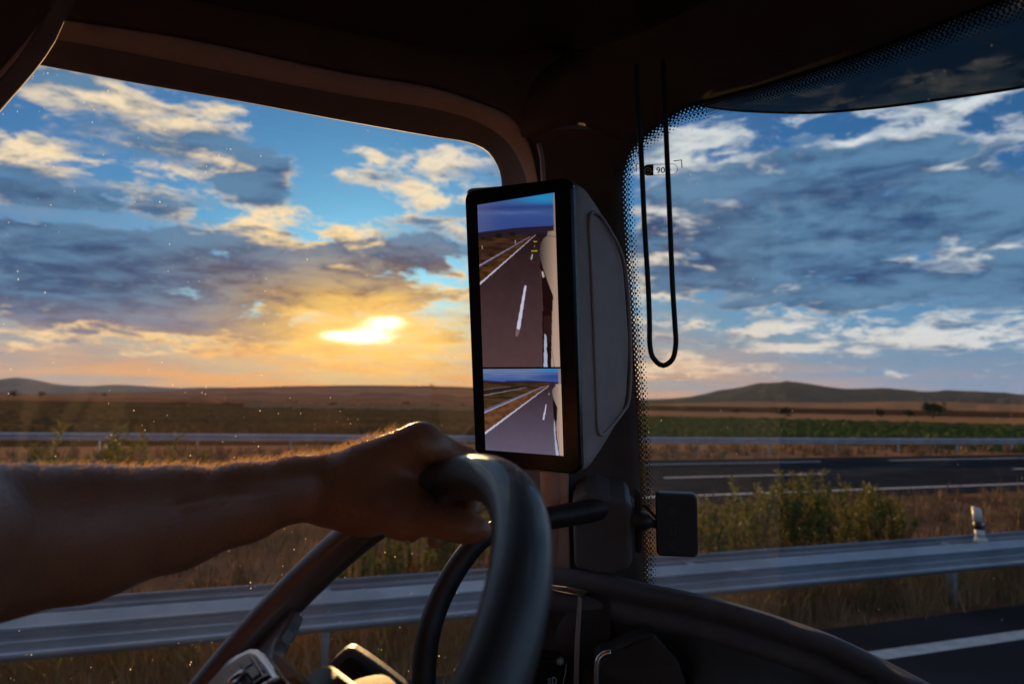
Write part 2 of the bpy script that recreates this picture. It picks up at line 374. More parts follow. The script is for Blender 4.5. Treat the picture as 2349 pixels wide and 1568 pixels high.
def dustglass(name, tint, film, fscale, speck, sscale, hot=None, scratch=0.0):
    """clear glass carrying a dust film and dried-drop specks that really scatter the light that falls on them"""
    m_ = bpy.data.materials.new(name); m_.use_nodes = True; t = NT(m_.node_tree); t.n.clear()
    o = t.add('ShaderNodeOutputMaterial'); tr = t.add('ShaderNodeBsdfTransparent'); tr.inputs[0].default_value = (*tint, 1)
    gl = t.add('ShaderNodeBsdfGlossy'); gl.inputs['Roughness'].default_value = .03
    a = t.add('ShaderNodeMixShader'); a.inputs[0].default_value = .035
    t.l.new(tr.outputs[0], a.inputs[1]); t.l.new(gl.outputs[0], a.inputs[2])
    ds = t.add('ShaderNodeBsdfTranslucent'); ds.inputs[0].default_value = (.85, .80, .72, 1)
    g = t.add('ShaderNodeNewGeometry'); pos = g.outputs['Position']
    big = t.noise(pos, fscale, 4, .6)
    fl = t.m('MULTIPLY', t.ss(big, .3, .75, .35, 1.0), film)
    if scratch:
        sc = t.noise(t.vm('MULTIPLY', pos, (3, 3, 120)), 1.5, 3, .7)
        fl = t.m('ADD', fl, t.m('MULTIPLY', t.ss(sc, .62, .8), scratch))
    if speck:
        d3 = t.vm('MULTIPLY', pos, (1, 1, .72))
        vo = t.add('ShaderNodeTexVoronoi', feature='F1'); t._in(vo.inputs['Vector'], t.vm('ADD', d3, t.vm('MULTIPLY', t.noise(pos, 900, 1, .5, out='Color'), (.0012, .0012, .0012)))); vo.inputs['Scale'].default_value = sscale
        s2 = t.add('ShaderNodeSeparateColor'); t.l.new(vo.outputs['Color'], s2.inputs[0])
        keep = t.ss(t.m('ADD', s2.outputs[0], t.m('MULTIPLY', t.m('SUBTRACT', big, .5), 1.6)), .72, .80)
        rad = t.m('MULTIPLY', t.m('POWER', s2.outputs[1], 2.5), .13)
        sp = t.m('MULTIPLY', t.ss(t.m('SUBTRACT', vo.outputs['Distance'], rad), .085, .02), keep)
        fl = t.m('ADD', fl, t.m('MULTIPLY', sp, speck), clamp=True)
        # runs: thin upright streaks where drops ran down
        st = t.noise(t.vm('MULTIPLY', pos, (260, 260, 9)), 1.0, 3, .6)
        fl = t.m('ADD', fl, t.m('MULTIPLY', t.m('MULTIPLY', t.ss(st, .66, .80), t.ss(big, .48, .66)), speck * .12), clamp=True)
    b = t.add('ShaderNodeMixShader'); t._in(b.inputs[0], fl)
    t.l.new(a.outputs[0], b.inputs[1]); t.l.new(ds.outputs[0], b.inputs[2]); t.l.new(b.outputs[0], o.inputs[0])
    return m_
M['sideglass'] = dustglass('side glass', (.97, .98, .97), .008, 7.0, .65, 200)
M['screenglass'] = dustglass('windscreen glass', (.96, .98, .97), .003, 6.0, .18, 170)
M['film'] = dustglass('sunlit dust veil', (1, 1, 1), .034, 9.0, .4, 130, scratch=.22)  # sunlit part of the dusty glass, painted in as a pale veil
def smoked():
    m_ = bpy.data.materials.new('smoked acrylic'); m_.use_nodes = True; t = NT(m_.node_tree); t.n.clear()
    o = t.add('ShaderNodeOutputMaterial'); tr = t.add('ShaderNodeBsdfTransparent'); tr.inputs[0].default_value = (.30, .285, .27, 1)
    gl = t.add('ShaderNodeBsdfGlossy'); gl.inputs['Roughness'].default_value = .12; gl.inputs[0].default_value = (.5, .5, .5, 1)
    x = t.add('ShaderNodeMixShader'); x.inputs[0].default_value = .05
    t.l.new(tr.outputs[0], x.inputs[1]); t.l.new(gl.outputs[0], x.inputs[2]); t.l.new(x.outputs[0], o.inputs[0]); return m_
M['smoked'] = smoked()
def fritmat():
    """black enamel screen-printed on the glass: solid, then holes that grow, then dots that shrink"""
    m_ = bpy.data.materials.new('frit print'); m_.use_nodes = True; t = NT(m_.node_tree); t.n.clear()
    o = t.add('ShaderNodeOutputMaterial'); tr = t.add('ShaderNodeBsdfTransparent'); bk = t.add('ShaderNodeBsdfPrincipled')
    bk.inputs['Base Color'].default_value = (.01, .01, .011, 1); bk.inputs['Roughness'].default_value = .4
    uv = t.add('ShaderNodeUVMap'); sp = t.add('ShaderNodeSeparateXYZ'); t.l.new(uv.outputs[0], sp.inputs[0])
    U, Vv = sp.outputs[0], t.m('SUBTRACT', sp.outputs[1], 4.5)            # millimetres along and across
    p = t.ss(U, 900, 980, 8.4, 5.2)          # coarser print down the side, finer along the top
    def dist(offu, offv):
        a = t.m('SUBTRACT', t.m('FRACT', t.m('ADD', t.m('DIVIDE', U, p), offu)), .5)
        b = t.m('SUBTRACT', t.m('FRACT', t.m('ADD', t.m('DIVIDE', Vv, p), offv)), .5)
        return t.m('SQRT', t.m('ADD', t.m('MULTIPLY', a, a), t.m('MULTIPLY', b, b)))
    d = t.m('MINIMUM', dist(0, 0), dist(.5, .5))
    hole = t.m('LESS_THAN', d, t.ss(Vv, -1, 9, .12, .28))
    dot = t.m('LESS_THAN', d, t.ss(Vv, 9, 20, .31, .15))
    hole_zone = t.m('LESS_THAN', Vv, 9.2)
    black = t.m('ADD', t.m('MULTIPLY', hole_zone, t.m('SUBTRACT', 1.0, hole)), t.m('MULTIPLY', t.m('SUBTRACT', 1.0, hole_zone), dot), clamp=True)
    black = t.m('MAXIMUM', black, t.m('LESS_THAN', Vv, -1.5))
    x = t.add('ShaderNodeMixShader'); t._in(x.inputs[0], black)
    t.l.new(tr.outputs[0], x.inputs[1]); t.l.new(bk.outputs[0], x.inputs[2]); t.l.new(x.outputs[0], o.inputs[0]); return m_
M['frit'] = fritmat()
def screenmat():
    m_ = bpy.data.materials.new('lit display'); m_.use_nodes = True; t = NT(m_.node_tree); t.n.clear()
    o = t.add('ShaderNodeOutputMaterial'); e = t.add('ShaderNodeEmission'); e.inputs[1].default_value = .66
    vc = t.add('ShaderNodeVertexColor'); vc.layer_name = 'picture'; t.l.new(vc.outputs[0], e.inputs[0]); t.l.new(e.outputs[0], o.inputs[0]); return m_
M['display'] = screenmat()

# ------------------------------------------------------------------ land outside
def sheet(name, poly, mt, z, kind='structure', nsub=1):
    o = mesh(name, [Vector((p[0], p[1], z)) for p in poly], [tuple(range(len(poly)))], mt, smooth=False)
    return tag(o, kind=kind)
def strip(name, s0, s1, t0, t1, mt, z):
    return sheet(name, [V(t0, s0, 0), V(t1, s0, 0), V(t1, s1, 0), V(t0, s1, 0)], mt, z)
g = 9500
sheet('ground', [(-g, -g), (g, -g), (g, g), (-g, g)], M['ground'], -.012)
strip('verge', 5.6, 13.9, -400, 1500, M['grit'], -.006)
strip('road', -6, 5.78, -400, 1500, M['asphalt'], 0)
strip('carriageway', 13.6, 24.6, -400, 1500, M['asphalt'], .0)
strip('edge_line', 4.93, 5.13, -120, 500, M['paint'], .004)
strip('edge_line', 14.85, 15.05, -120, 500, M['paint'], .004)
for k in range(-3, 6): strip('lane_line', 1.3, 1.43, -2 + k * 17, 2 + k * 17 + 3, M['paint'], .004)
for a, b in ((-45, -30), (-16, 0), (11.8, 18.2), (27.5, 42), (52, 66)): strip('lane_line', 18.6, 18.8, a, b, M['paint'], .004)
for a, b in ((-40, 22.0), (25.8, 90)): strip('edge_line', 22.75, 22.95, a, b, M['paint'], .004)
strip('shoulder', 24.6, 35, -400, 1500, M['stubble'], -.002)
def bumpy(name, u0, u1, d0, d1, mt, amp, n=150, m_=40, seed=1, kind='structure', z0=0.0):
    """rolling strip of low crop between two distances, fanned across the view"""
    rg = np.random.default_rng(seed); vs = []
    a0, a1 = azel(u0, 900)[0], azel(u1, 900)[0]
    hgt = rg.uniform(0, 1, (m_, n)); hgt = (hgt + np.roll(hgt, 1, 1) + np.roll(hgt, -1, 1)) / 3
    for i in range(m_):
        d = d0 * (d1 / d0) ** (i / (m_ - 1))
        for j in range(n):
            a = a0 + (a1 - a0) * j / (n - 1)
            edge = 0 if i in (0, m_ - 1) else 1
            vs.append((math.sin(a) * d, math.cos(a) * d, z0 + edge * amp * (hgt[i, j] ** 2) * 2))
    return tag(mesh(name, vs, gridfaces(m_, n), mt), kind=kind)
bumpy('scrubland', -500, 1350, 46, 215, M['scrub'], .22, n=420, m_=70, seed=3)
bumpy('crop_field', 1250, 3000, 46, 125, M['field'], .25, n=420, m_=60, seed=4)
bumpy('stubble_field', 1250, 3000, 125, 230, M['stubble'], .1, seed=5)
bumpy('stubble_field', 560, 1350, 150, 175, M['stubble'], .95, seed=6, z0=.1)
def hill(name, ridge, mt, D, near, seed, rough=.06, n=160, m_=22):
    """a hill whose skyline passes through the measured directions, at its own distance D"""
    rg = np.random.default_rng(seed)
    R_ = catmull([(u, v, 0) for u, v in ridge], n)
    cols = []
    for u, v, _ in R_:
        r = ray(u, v); h = math.hypot(r.x, r.y)
        cols.append((r.x / h, r.y / h, EYE.z + D * r.z / h))
    vs = []; nz = rg.normal(0, 1, (m_, n))
    for _ in range(3): nz = (nz + np.roll(nz, 1, 1) + np.roll(nz, -1, 1) + np.roll(nz, 1, 0)) / 4
    for i in range(m_):
        f = i / (m_ - 3); d = near + (D - near) * f
        for j, (cx_, cy_, z) in enumerate(cols):
            w = math.sin(min(f, 1) * math.pi / 2) ** 1.6
            zz = z * w if f <= 1 else z * (1 - .35 * (f - 1) * (m_ - 3))
            if 0 < f < 1: zz += nz[i, j] * z * rough * (1 - f)
            vs.append((cx_ * d, cy_ * d, zz if i else -1.0))
    return tag(mesh(name, vs, gridfaces(m_, n), mt), kind='structure')
hill('hill', [(-300, 902), (0, 904), (200, 902), (330, 899), (420, 896), (550, 890), (700, 887), (850, 886), (1000, 888), (1100, 891), (1300, 900), (1420, 925)], M['hillb'], 1200, 215, 2, .10)
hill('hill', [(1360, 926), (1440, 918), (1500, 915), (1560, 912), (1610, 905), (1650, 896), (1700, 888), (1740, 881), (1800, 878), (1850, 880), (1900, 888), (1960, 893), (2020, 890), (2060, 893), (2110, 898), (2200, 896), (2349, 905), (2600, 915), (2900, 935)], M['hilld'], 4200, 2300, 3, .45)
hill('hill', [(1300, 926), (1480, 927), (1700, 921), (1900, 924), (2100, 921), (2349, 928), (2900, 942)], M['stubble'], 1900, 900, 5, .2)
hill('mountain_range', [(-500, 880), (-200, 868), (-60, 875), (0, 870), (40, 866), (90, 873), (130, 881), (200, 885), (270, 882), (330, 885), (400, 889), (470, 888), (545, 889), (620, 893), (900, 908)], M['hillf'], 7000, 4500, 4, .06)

def leaf_cloud(rg, n, cen, rad, size, vs, fs, flat=.4):
    """many small leaf faces through a volume, in uneven clumps"""
    k = max(3, n // 40); cl = rg.normal(0, .45, (k, 3)) * rad + cen
    ids = rg.integers(0, k, n); p = cl[ids] + rg.normal(0, .20, (n, 3)) * rad
    for q in p:
        a = rg.normal(0, 1, 3); a /= np.linalg.norm(a); b = np.cross(a, rg.normal(0, 1, 3)); b /= np.linalg.norm(b)
        s = size * rg.uniform(.5, 1.3); i = len(vs)
        vs += [q - a * s, q + b * s * flat, q + a * s, q - b * s * flat]; fs.append((i, i + 1, i + 2, i + 3))
def tree(u, v, d, h, label, seed):
    rg = np.random.default_rng(seed)
    r = ray(u, v); hh = math.hypot(r.x, r.y); x, y = r.x / hh * d, r.y / hh * d
    z0 = max(0, EYE.z + d * r.z / hh)
    t_ = empty('tree', (x, y, z0), label, 'tree', 'trees and bushes far across the fields')
    o = Vector((x, y, z0)); vs, fs = [], []
    leaf_cloud(rg, 900, np.array([x, y, z0 + h * .48]), np.array([h * .62, h * .45, h * .40]), h * .07, vs, fs, .7)
    mesh('crown', vs, fs, M['leafd'], t_)
    tube('trunk', [o - Vector((0, 0, .3)), o + Vector((.03 * h, 0, h * .3)), o + Vector((0, 0, h * .65))], [.05 * h, .035 * h, .015 * h], M['bark'], t_, 7, 6)
TREES = [(1800, 952, 130, 1.8, 'round dark bush on the orange field just right of the black device'), (2020, 954, 140, 1.53, 'small dark bush on the orange field below the dip in the hill'),
 (2140, 955, 135, 2.93, 'tallest dark tree standing on the orange field at right'), (2085, 955, 138, 1.44, 'low dark bush to the left of the tallest field tree'),
 (1690, 948, 150, 1.17, 'small bush on the orange field left of the round dark bush'),
 (30, 908, 420, 3.15, 'leftmost dark tree on the skyline below the mountains'), (95, 908, 420, 2.7, 'second dark tree on the skyline below the mountains'), (240, 908, 430, 2.02, 'small tree on the field edge right of the skyline pair'),
 (990, 888, 1190, 4.95, 'lone tiny tree on top of the brown hill beside the mirror display'),
 (760, 952, 160, 1.44, 'leftmost dark bush in the row below the brown hill'), (850, 953, 160, 1.53, 'second dark bush in the row below the brown hill'), (930, 953, 160, 1.89, 'bush above the knuckles in the row below the brown hill'), (1000, 952, 160, 1.35, 'bush right above the hand below the brown hill'), (1060, 952, 160, 1.53, 'bush nearest the mirror display below the brown hill')]
for i, a in enumerate(TREES): tree(*a, seed=40 + i)

# dry grass: nobody could count the blades
def blades(name, n, tlim, slim, h, w, mt, seed, clump=9):
    rg = np.random.default_rng(seed)
    c = np.stack([rg.uniform(*tlim, n // clump + 1), rg.uniform(*slim, n // clump + 1)], 1)
    ch = rg.uniform(.35, 1.15, len(c)) ** 1.3
    ids = rg.integers(0, len(c), n); b = c[ids] + rg.normal(0, .07, (n, 2))
    hh = h * ch[ids] * rg.uniform(.5, 1.2, n); ln = rg.normal(0, .33, (n, 2)) * hh[:, None]
    f2 = np.array([FWD.x, FWD.y]); l2 = np.array([LEFT.x, LEFT.y])
    base = b[:, :1] * f2 + b[:, 1:] * l2
    an = rg.uniform(0, math.pi, n); sd_ = np.stack([np.cos(an), np.sin(an)], 1) * (w * rg.uniform(.6, 1.3, n))[:, None]
    z = np.zeros((n, 1))
    A = np.hstack([base - sd_, z]); B = np.hstack([base + sd_, z])
    C1 = np.hstack([base + ln * .4 + sd_ * .7, (hh * .6)[:, None]]); D1 = np.hstack([base + ln * .4 - sd_ * .7, (hh * .6)[:, None]])
    E1 = np.hstack([base + ln, hh[:, None]])
    vs = np.stack([A, B, C1, D1, E1], 1).reshape(-1, 3); i = np.arange(n) * 5
    fs = [tuple(q) for q in np.stack([i, i + 1, i + 2, i + 3], 1)] + [tuple(q) for q in np.stack([i + 3, i + 2, i + 4], 1)]
    return tag(mesh(name, vs, fs, mt, smooth=False), kind='stuff')
blades('dry_grass', 14000, (-4, 12), (5.85, 6.9), .42, .006, M['straw'], 11)
blades('dry_grass', 20000, (-10, 34), (6.4, 13.4), .40, .010, M['straw'], 12)
blades('dry_grass', 9000, (-20, 50), (24.7, 31), .5, .02, M['straw'], 13)
blades('green_weeds', 2600, (-4, 12), (5.9, 8), .38, .010, M['leaf'], 14)

def shrub(u, L, h, w, label, seed):
    """loose feathery plant: upright stems, thin leaves in plumes"""
    rg = np.random.default_rng(seed)
    r = ray(u, 950); k = L / Vector((r.x, r.y, 0)).dot(LEFT); x, y = r.x * k, r.y * k
    t_ = empty('shrub', (x, y, 0), label, 'shrub', 'green shrubs growing on the median')
    sv, sf, lv, lf = [], [], [], []
    ns = int(10 + w * 12)
    for q in range(ns):
        b = np.array([x, y, 0]) + np.array([rg.normal(0, .28) * w, rg.normal(0, .2) * w, 0])
        top = b + np.array([rg.normal(0, .16) * h, rg.normal(0, .12) * h, h * rg.uniform(.45, 1.04)])
        mid = (b + top) / 2 + rg.normal(0, .05, 3) * h
        a, f = tube_geo(catmull([np.array([x, y, -.02]), b + np.array([0, 0, .05]), mid, top], 6), [.008, .007, .006, .005, .004, .002], 4)
        o = len(sv); sv += a; sf += [tuple(i + o for i in ff) for ff in f]
        pth = catmull([b, mid, top], 40)
        for c in range(90):
            pp = pth[min(39, int(40 * rg.uniform(.12, 1) ** .8))]
            dr = rg.normal(0, 1, 3); dr[2] = abs(dr[2]) * .9 + .3; dr /= np.linalg.norm(dr)
            ln = h * rg.uniform(.05, .13); sdv = np.cross(dr, rg.normal(0, 1, 3)); sdv /= np.linalg.norm(sdv); sdv *= .012 * rg.uniform(.6, 1.4)
            i = len(lv); lv += [pp, pp + dr * ln * .5 + sdv, pp + dr * ln, pp + dr * ln * .5 - sdv]; lf.append((i, i + 1, i + 2, i + 3))
    mesh('stems', sv, sf, M['bark'], t_); mesh('foliage', lv, lf, M['leaf'], t_, smooth=False)
SHR = [(1640, 8.6, .95, 1.1, 'leftmost green shrub behind the black device on the windscreen'), (1725, 8.8, 1.05, .8, 'green shrub in the median just left of the tallest one'), (1795, 8.9, 1.24, 1.0, 'tallest green shrub in the median right of the black device'),
 (1870, 8.7, 1.05, 1.1, 'green shrub in the median just right of the tallest one'), (1945, 8.8, 1.08, 1.0, 'bushy green shrub near the right end of the median clump'), (2015, 8.7, .9, .7, 'low rightmost green shrub of the median clump'),
 (60, 12.4, 1.45, 1.3, 'leftmost blurred green shrub above the forearm'), (265, 12.2, 1.75, 1.5, 'tallest blurred green shrub above the forearm'), (400, 12.6, 1.4, 1.2, 'blurred green shrub above the forearm right of the tallest one'),
 (960, 9.0, .75, .8, 'green shrub seen below the hand inside the steering wheel'), (1060, 9.0, .85, .8, 'green shrub seen between thumb and steering wheel rim'), (860, 8.4, .5, .8, 'low green shrub seen under the wrist by the wheel rim'), (1045, 11.5, 1.5, .8, 'green shrub beside the lower left corner of the mirror display')]
for i, a in enumerate(SHR): shrub(*a, seed=70 + i)

# guardrails
def sweep(name, prof, path, side, mt, parent):
    """a rolled steel section drawn along a path of (t, s)"""
    n = len(prof); vs = []
    for (t, s) in path:
        for (o, z) in prof: vs.append(V(t, s + side * o, z))
    m_ = mesh(name, vs, gridfaces(len(path), n), mt, parent, smooth=False)
    return mod(m_, 'SOLIDIFY', thickness=.005, offset=0)
WB = [(0, .755), (-.012, .752), (-.030, .738), (-.076, .704), (-.081, .692), (-.081, .676), (-.074, .664), (-.012, .620), (-.004, .608), (-.004, .586), (-.012, .574), (-.074, .530), (-.081, .518), (-.081, .500), (-.074, .488), (-.026, .452), (0, .445)]
gr = empty('guardrail', V(2, 5.95, 0), 'double sided galvanised steel guardrail running along the median close to the road', 'guardrail')
near_path = [(t, 5.78) for t in range(-60, 130, 4)]
sweep('beam', WB, near_path, 1, M['galv'], gr)
sweep('beam', WB, [(t, 6.16) for t in range(-60, 130, 4)], -1, M['galv'], gr)
for k in range(-6, 14):
    t = .55 + 3.55 * k
    box('post', V(t, 5.97, .31), CABX, (.055, .11, .66), M['galv'], gr, .006, 2)
    mesh('bracket', *boxgeo(V(t, 5.97, .70), (FWD, LEFT, Vector((0, 0, 1))), (.07, .37, .012)), M['galv'], gr, smooth=False)
    if -1 <= k < 4:
        vs, fs = tube_geo([V(t, 5.776, .597), V(t, 5.764, .597)], [.018, .014], 10)
        mesh('bolt', vs, fs, M['galv'], gr)
gf = empty('guardrail', V(10, 28, 0), 'single distant steel guardrail on the far side of the opposite carriageway', 'guardrail')
FP = catmull([(-120, 37, 0), (-40, 34.5, 0), (-9.9, 32.3, 0), (5, 30.0, 0), (18, 27.8, 0), (38, 25.6, 0), (60, 25.0, 0), (160, 25.0, 0)], 60)
sweep('beam', WB, [(a[0], a[1]) for a in FP], 1, M['galv'], gf)
for a in catmull([(-9.9, 32.3, 0), (5, 30.0, 0), (18, 27.8, 0), (38, 25.6, 0), (60, 25.0, 0)], 20): box('post', V(a[0], a[1] + .06, .35), CABX, (.055, .1, .70), M['galv'], gf)
# delineator on the rail
p0 = onG(2249, 1240, .75); tt_, ss_ = p0.dot(FWD), p0.dot(LEFT)
dl = empty('delineator_post', V(tt_, 5.86, .74), 'short white delineator post with a black band standing on the near guardrail', 'road marker')
def dpost(z0, z1, lean, w0, w1):
    rows = []
    for z, w in ((z0, w0), (z1, w1)):
        c = V(tt_ - lean * (z - .74), 5.86, z)
        rows.append([c + FWD * (w * math.cos(a)) * .42 + LEFT * (w * .55 * math.sin(a)) for a in np.linspace(0, 2 * math.pi, 15)[:-1]])
    vs = rows[0] + rows[1]; return vs, gridfaces(2, 14, True) + [tuple(range(14))[::-1], tuple(range(14, 28))]
mesh('foot', *dpost(.74, .79, .1, .16, .12), M['whitep'], dl); mesh('lower_body', *dpost(.79, .885, .15, .10, .10), M['whitep'], dl)
mesh('black_band', *dpost(.885, .98, .15, .104, .104), M['black'], dl); 
vs, fs = dpost(.98, 1.10, .15, .10, .10)
for i in range(14, 28): vs[i] = vs[i] + Vector((0, 0, (vs[i] - V(tt_, 5.86, 0)).dot(FWD) * -.6))
mesh('cap', vs, fs, M['whitep'], dl)
box('reflector', V(tt_ - .035, 5.800, .935), (FWD, LEFT, Vector((0, 0, 1))), (.04, .012, .07), M['chrome'], dl, .004)

# ------------------------------------------------------------------ truck cab
cab = empty('truck_cab', V(0, 0, .9), 'dark brown truck cab interior with door frame, roof lining, dashboard and grab handle', 'truck cab')
SD = 1.08
def rowS(pts, s): return [onS(u, v, s) for u, v in pts]
G_ = [(-160, 102), (87, 147), (300, 187), (560, 233), (783, 275), (1000, 313), (1078, 327), (1117, 346), (1140, 376), (1150, 404), (1154, 470), (1166, 700), (1182, 1000), (1200, 1300), (1222, 1640)]
S1_ = [(-160, 40), (128, 86), (300, 117), (438, 145), (783, 212), (1019, 251), (1106, 280), (1164, 320), (1197, 371), (1211, 414), (1218, 480), (1226, 700), (1238, 1000), (1251, 1300), (1268, 1640)]
S2_ = [(-160, -6), (145, 47), (300, 71), (438, 94), (783, 168), (985, 202), (1086, 233), (1171, 270), (1208, 320), (1231, 404), (1238, 480), (1250, 700), (1275, 1000), (1300, 1300), (1322, 1640)]
def shift(r, dv): return [p + dv for p in r]
g0 = rowS(G_, SD + .012); g1 = rowS(G_, SD - .02); s1 = rowS(S1_, .985); s2 = rowS(S2_, .965)
inner = [a.lerp(b, .5) + LEFT * -.010 for a, b in zip(s1, s2)]
loft('door_reveal', [g0, g1, [a.lerp(b, .55) + LEFT * .018 for a, b in zip(g1, s1)], shift(s1, LEFT * .006)], M['reveal'], cab, 140, 16)
loft('door_seal', [shift(s1, LEFT * .006), shift(s1, LEFT * -.004), inner, shift(s2, LEFT * -.003), shift(s2, LEFT * .008)], M['lip'], cab, 140, 16)
# frieze above the door, A pillar and windscreen header
H1_ = [(-160, -150), (300, -32), (451, 0), (620, 32), (783, 66), (952, 100), (1085, 123), (1154, 126), (1290, 116), (1425, 92), (1500, 66), (1620, 10), (1760, -60)]
B1_ = [(-160, -6), (145, 47), (300, 71), (438, 94), (783, 168), (985, 202), (1086, 233), (1171, 270), (1208, 320)]
WT = [(1476, 1420), (1476, 1335), (1474, 1230), (1468, 1100), (1463, 1000), (1457, 900), (1447, 760), (1436, 620), (1428, 500), (1425, 430), (1430, 385), (1445, 345), (1480, 308), (1520, 277), (1566, 247), (1640, 226), (1761, 193), (1970, 124), (2240, 18), (2349, -25), (2600, -125)]
loft('door_frieze', [shift(rowS(B1_, .965), LEFT * .008), rowS([(u, v - 18) for u, v in B1_], .955), [onS((a[0] + b[0]) / 2, (a[1] + b[1]) / 2, .945) for a, b in zip(B1_, H1_[:7] + [(1230, 121), (1300, 116)])], rowS(H1_[:7] + [(1230, 121), (1300, 116)], .935)], M['trim'], cab, 90, 14)
PL = [(1190, 296), (1208, 320), (1231, 404), (1238, 480), (1250, 700), (1275, 1000), (1300, 1300), (1322, 1640)]
PR = [(1480, 294), (1455, 322), (1427, 404), (1427, 480), (1442, 700), (1463, 1000), (1476, 1300), (1480, 1640)]
pl = shift(rowS(PL, .965), LEFT * .008); pr = [onW(u, v, .012) for u, v in PR]
def bulge(f, o): return [a.lerp(b, f) + (FWD * -1 + LEFT * -1).normalized() * o for a, b in zip(pl, pr)]
loft('pillar_trim', [pl, bulge(.06, .002), bulge(.3, .002), bulge(.62, .002), bulge(.90, .008), bulge(.97, .008), pr], M['trim'], cab, 60, 26)
# header: from the pillar top up over the windscreen
hb = [(1208, 320), (1330, 322), (1445, 330), (1480, 305), (1520, 274), (1566, 244), (1640, 223), (1761, 190), (1970, 121), (2240, 15), (2349, -28), (2600, -128)]
hbp = [shift(rowS([hb[0]], .965), LEFT * .008)[0], bulge(.5, .02)[0]] + [onW(u, v, .012) for u, v in hb[2:]]
ht = [(1300, 116), (1360, 108), (1425, 92), (1480, 72), (1540, 44), (1600, 14), (1680, -30), (1800, -100), (2000, -220), (2300, -400), (2450, -480), (2700, -600)]
htp = [onS(u, v, .935) if i < 1 else P(u, v, 1.0 - .045 * i) for i, (u, v) in enumerate(ht)]
hm = [a.lerp(b, .45) + Vector((-.02, -.03, .012)) for a, b in zip(hbp, htp)]
hm0 = [a.lerp(b, .07) + Vector((-.012, -.022, -.004)) for a, b in zip(hbp, htp)]
loft('windscreen_header', [hbp, hm0, hm, htp], M['trim'], cab, 100, 18)
for nm, pts in (('header_ridge', [(1478, 150), (1566, 130), (1640, 92), (1740, 34), (1820, -14), (1960, -100)]), ('header_ridge', [(1480, 88), (1566, 50), (1640, 8), (1720, -40)])):
    tube(nm, [P(u, v, .93 - .00035 * (u - 1478)) for u, v in pts], .005, M['trim'], cab, 8, 30)
h1 = rowS(H1_[:9], .93) + [P(u, v, .98 - .03 * i) for i, (u, v) in enumerate(H1_[9:])]
def up_(r, dv, dd): return [p + UP * dv - FW * dd for p in r]
loft('overhead_console', [up_(h1, .015, -.12), up_(h1, .0, .0), up_(h1, -.002, .02), up_(h1, .010, .05), up_(h1, .030, .16), up_(h1, .05, .34)], M['liner'], cab, 90, 26)
# sunlit edge of the rear door trim, top left
ra = [(130, -12), (101, 44), (52, 106), (0, 166), (-80, 262), (-290, 560), (-480, 1000), (-560, 1750)]
rb = [(200, -60), (165, 0), (146, 46), (128, 87), (88, 147), (0, 251), (-100, 372), (-300, 690), (-480, 1150), (-560, 1800)]
lipA = [P(u, v, .84) for u, v in ra]
loft('rear_pillar_trim', [[P(u - 330, v - 250, .70) for u, v in ra], [P(u - 120, v - 90, .80) for u, v in ra], [P(u - 14, v - 10, .836) for u, v in ra], lipA, [p + FW * .02 for p in lipA]], M['trim'], cab, 40, 20)
tube('trim_lip', [p + FW * .002 for p in lipA], .0026, M['lip'], cab, 10, 30)
ra2 = [(u + 10, v + 7) for u, v in [(170, -90)] + ra[:1] + ra[1:]]
lipB = [P(u, v, .775) for u, v in rb]; edgeA = [P(u, v, .765) for u, v in ra2]
loft('rear_door_frame', [[p + FW * .02 for p in edgeA], edgeA, [a.lerp(b, .5) - FW * .010 for a, b in zip(catmull_v(edgeA, 7), catmull_v(lipB, 7))], lipB, [p + FW * .012 - RT * .012 for p in lipB], [p + FW * .012 - RT * .03 for p in lipB]], M['reveal'], cab, 50, 22)
# shell: roof, back, floor, far side with its own window, door skin, bulkhead
def slab(name, t0, t1, s0, s1, z0, z1, mt): return box(name, V((t0 + t1) / 2, (s0 + s1) / 2, (z0 + z1) / 2), CABX, (t1 - t0, s1 - s0, z1 - z0), mt, cab)
slab('roof', -1.5, .60, -1.14, 1.13, 3.06, 3.10, M['liner'])
slab('back_wall', -1.54, -1.5, -1.14, 1.13, 1.0, 3.10, M['beige'])
slab('floor', -1.5, .62, -1.14, 1.13, .96, 1.0, M['black'])
slab('door_skin', -.70, .50, 1.06, 1.12, 1.0, 1.80, M['trim'])
slab('rear_side_wall', -1.5, -.62, 1.06, 1.12, 1.0, 3.06, M['beige'])
slab('side_wall', -1.5, -.55, -1.14, -1.08, 1.0, 3.06, M['beige'])
slab('side_wall', -.55, .62, -1.14, -1.08, 1.0, 1.75, M['trim'])
slab('side_wall', -.55, .62, -1.14, -1.08, 2.85, 3.06, M['trim'])
slab('upper_side_wall', -.72, .60, 1.10, 1.125, 2.785, 3.06, M['trim'])
slab('bulkhead', .60, .64, -1.14, 1.13, 1.0, 1.72, M['trim'])
slab('front_panel', .54, .58, -1.10, .40, 2.90, 3.06, M['trim'])
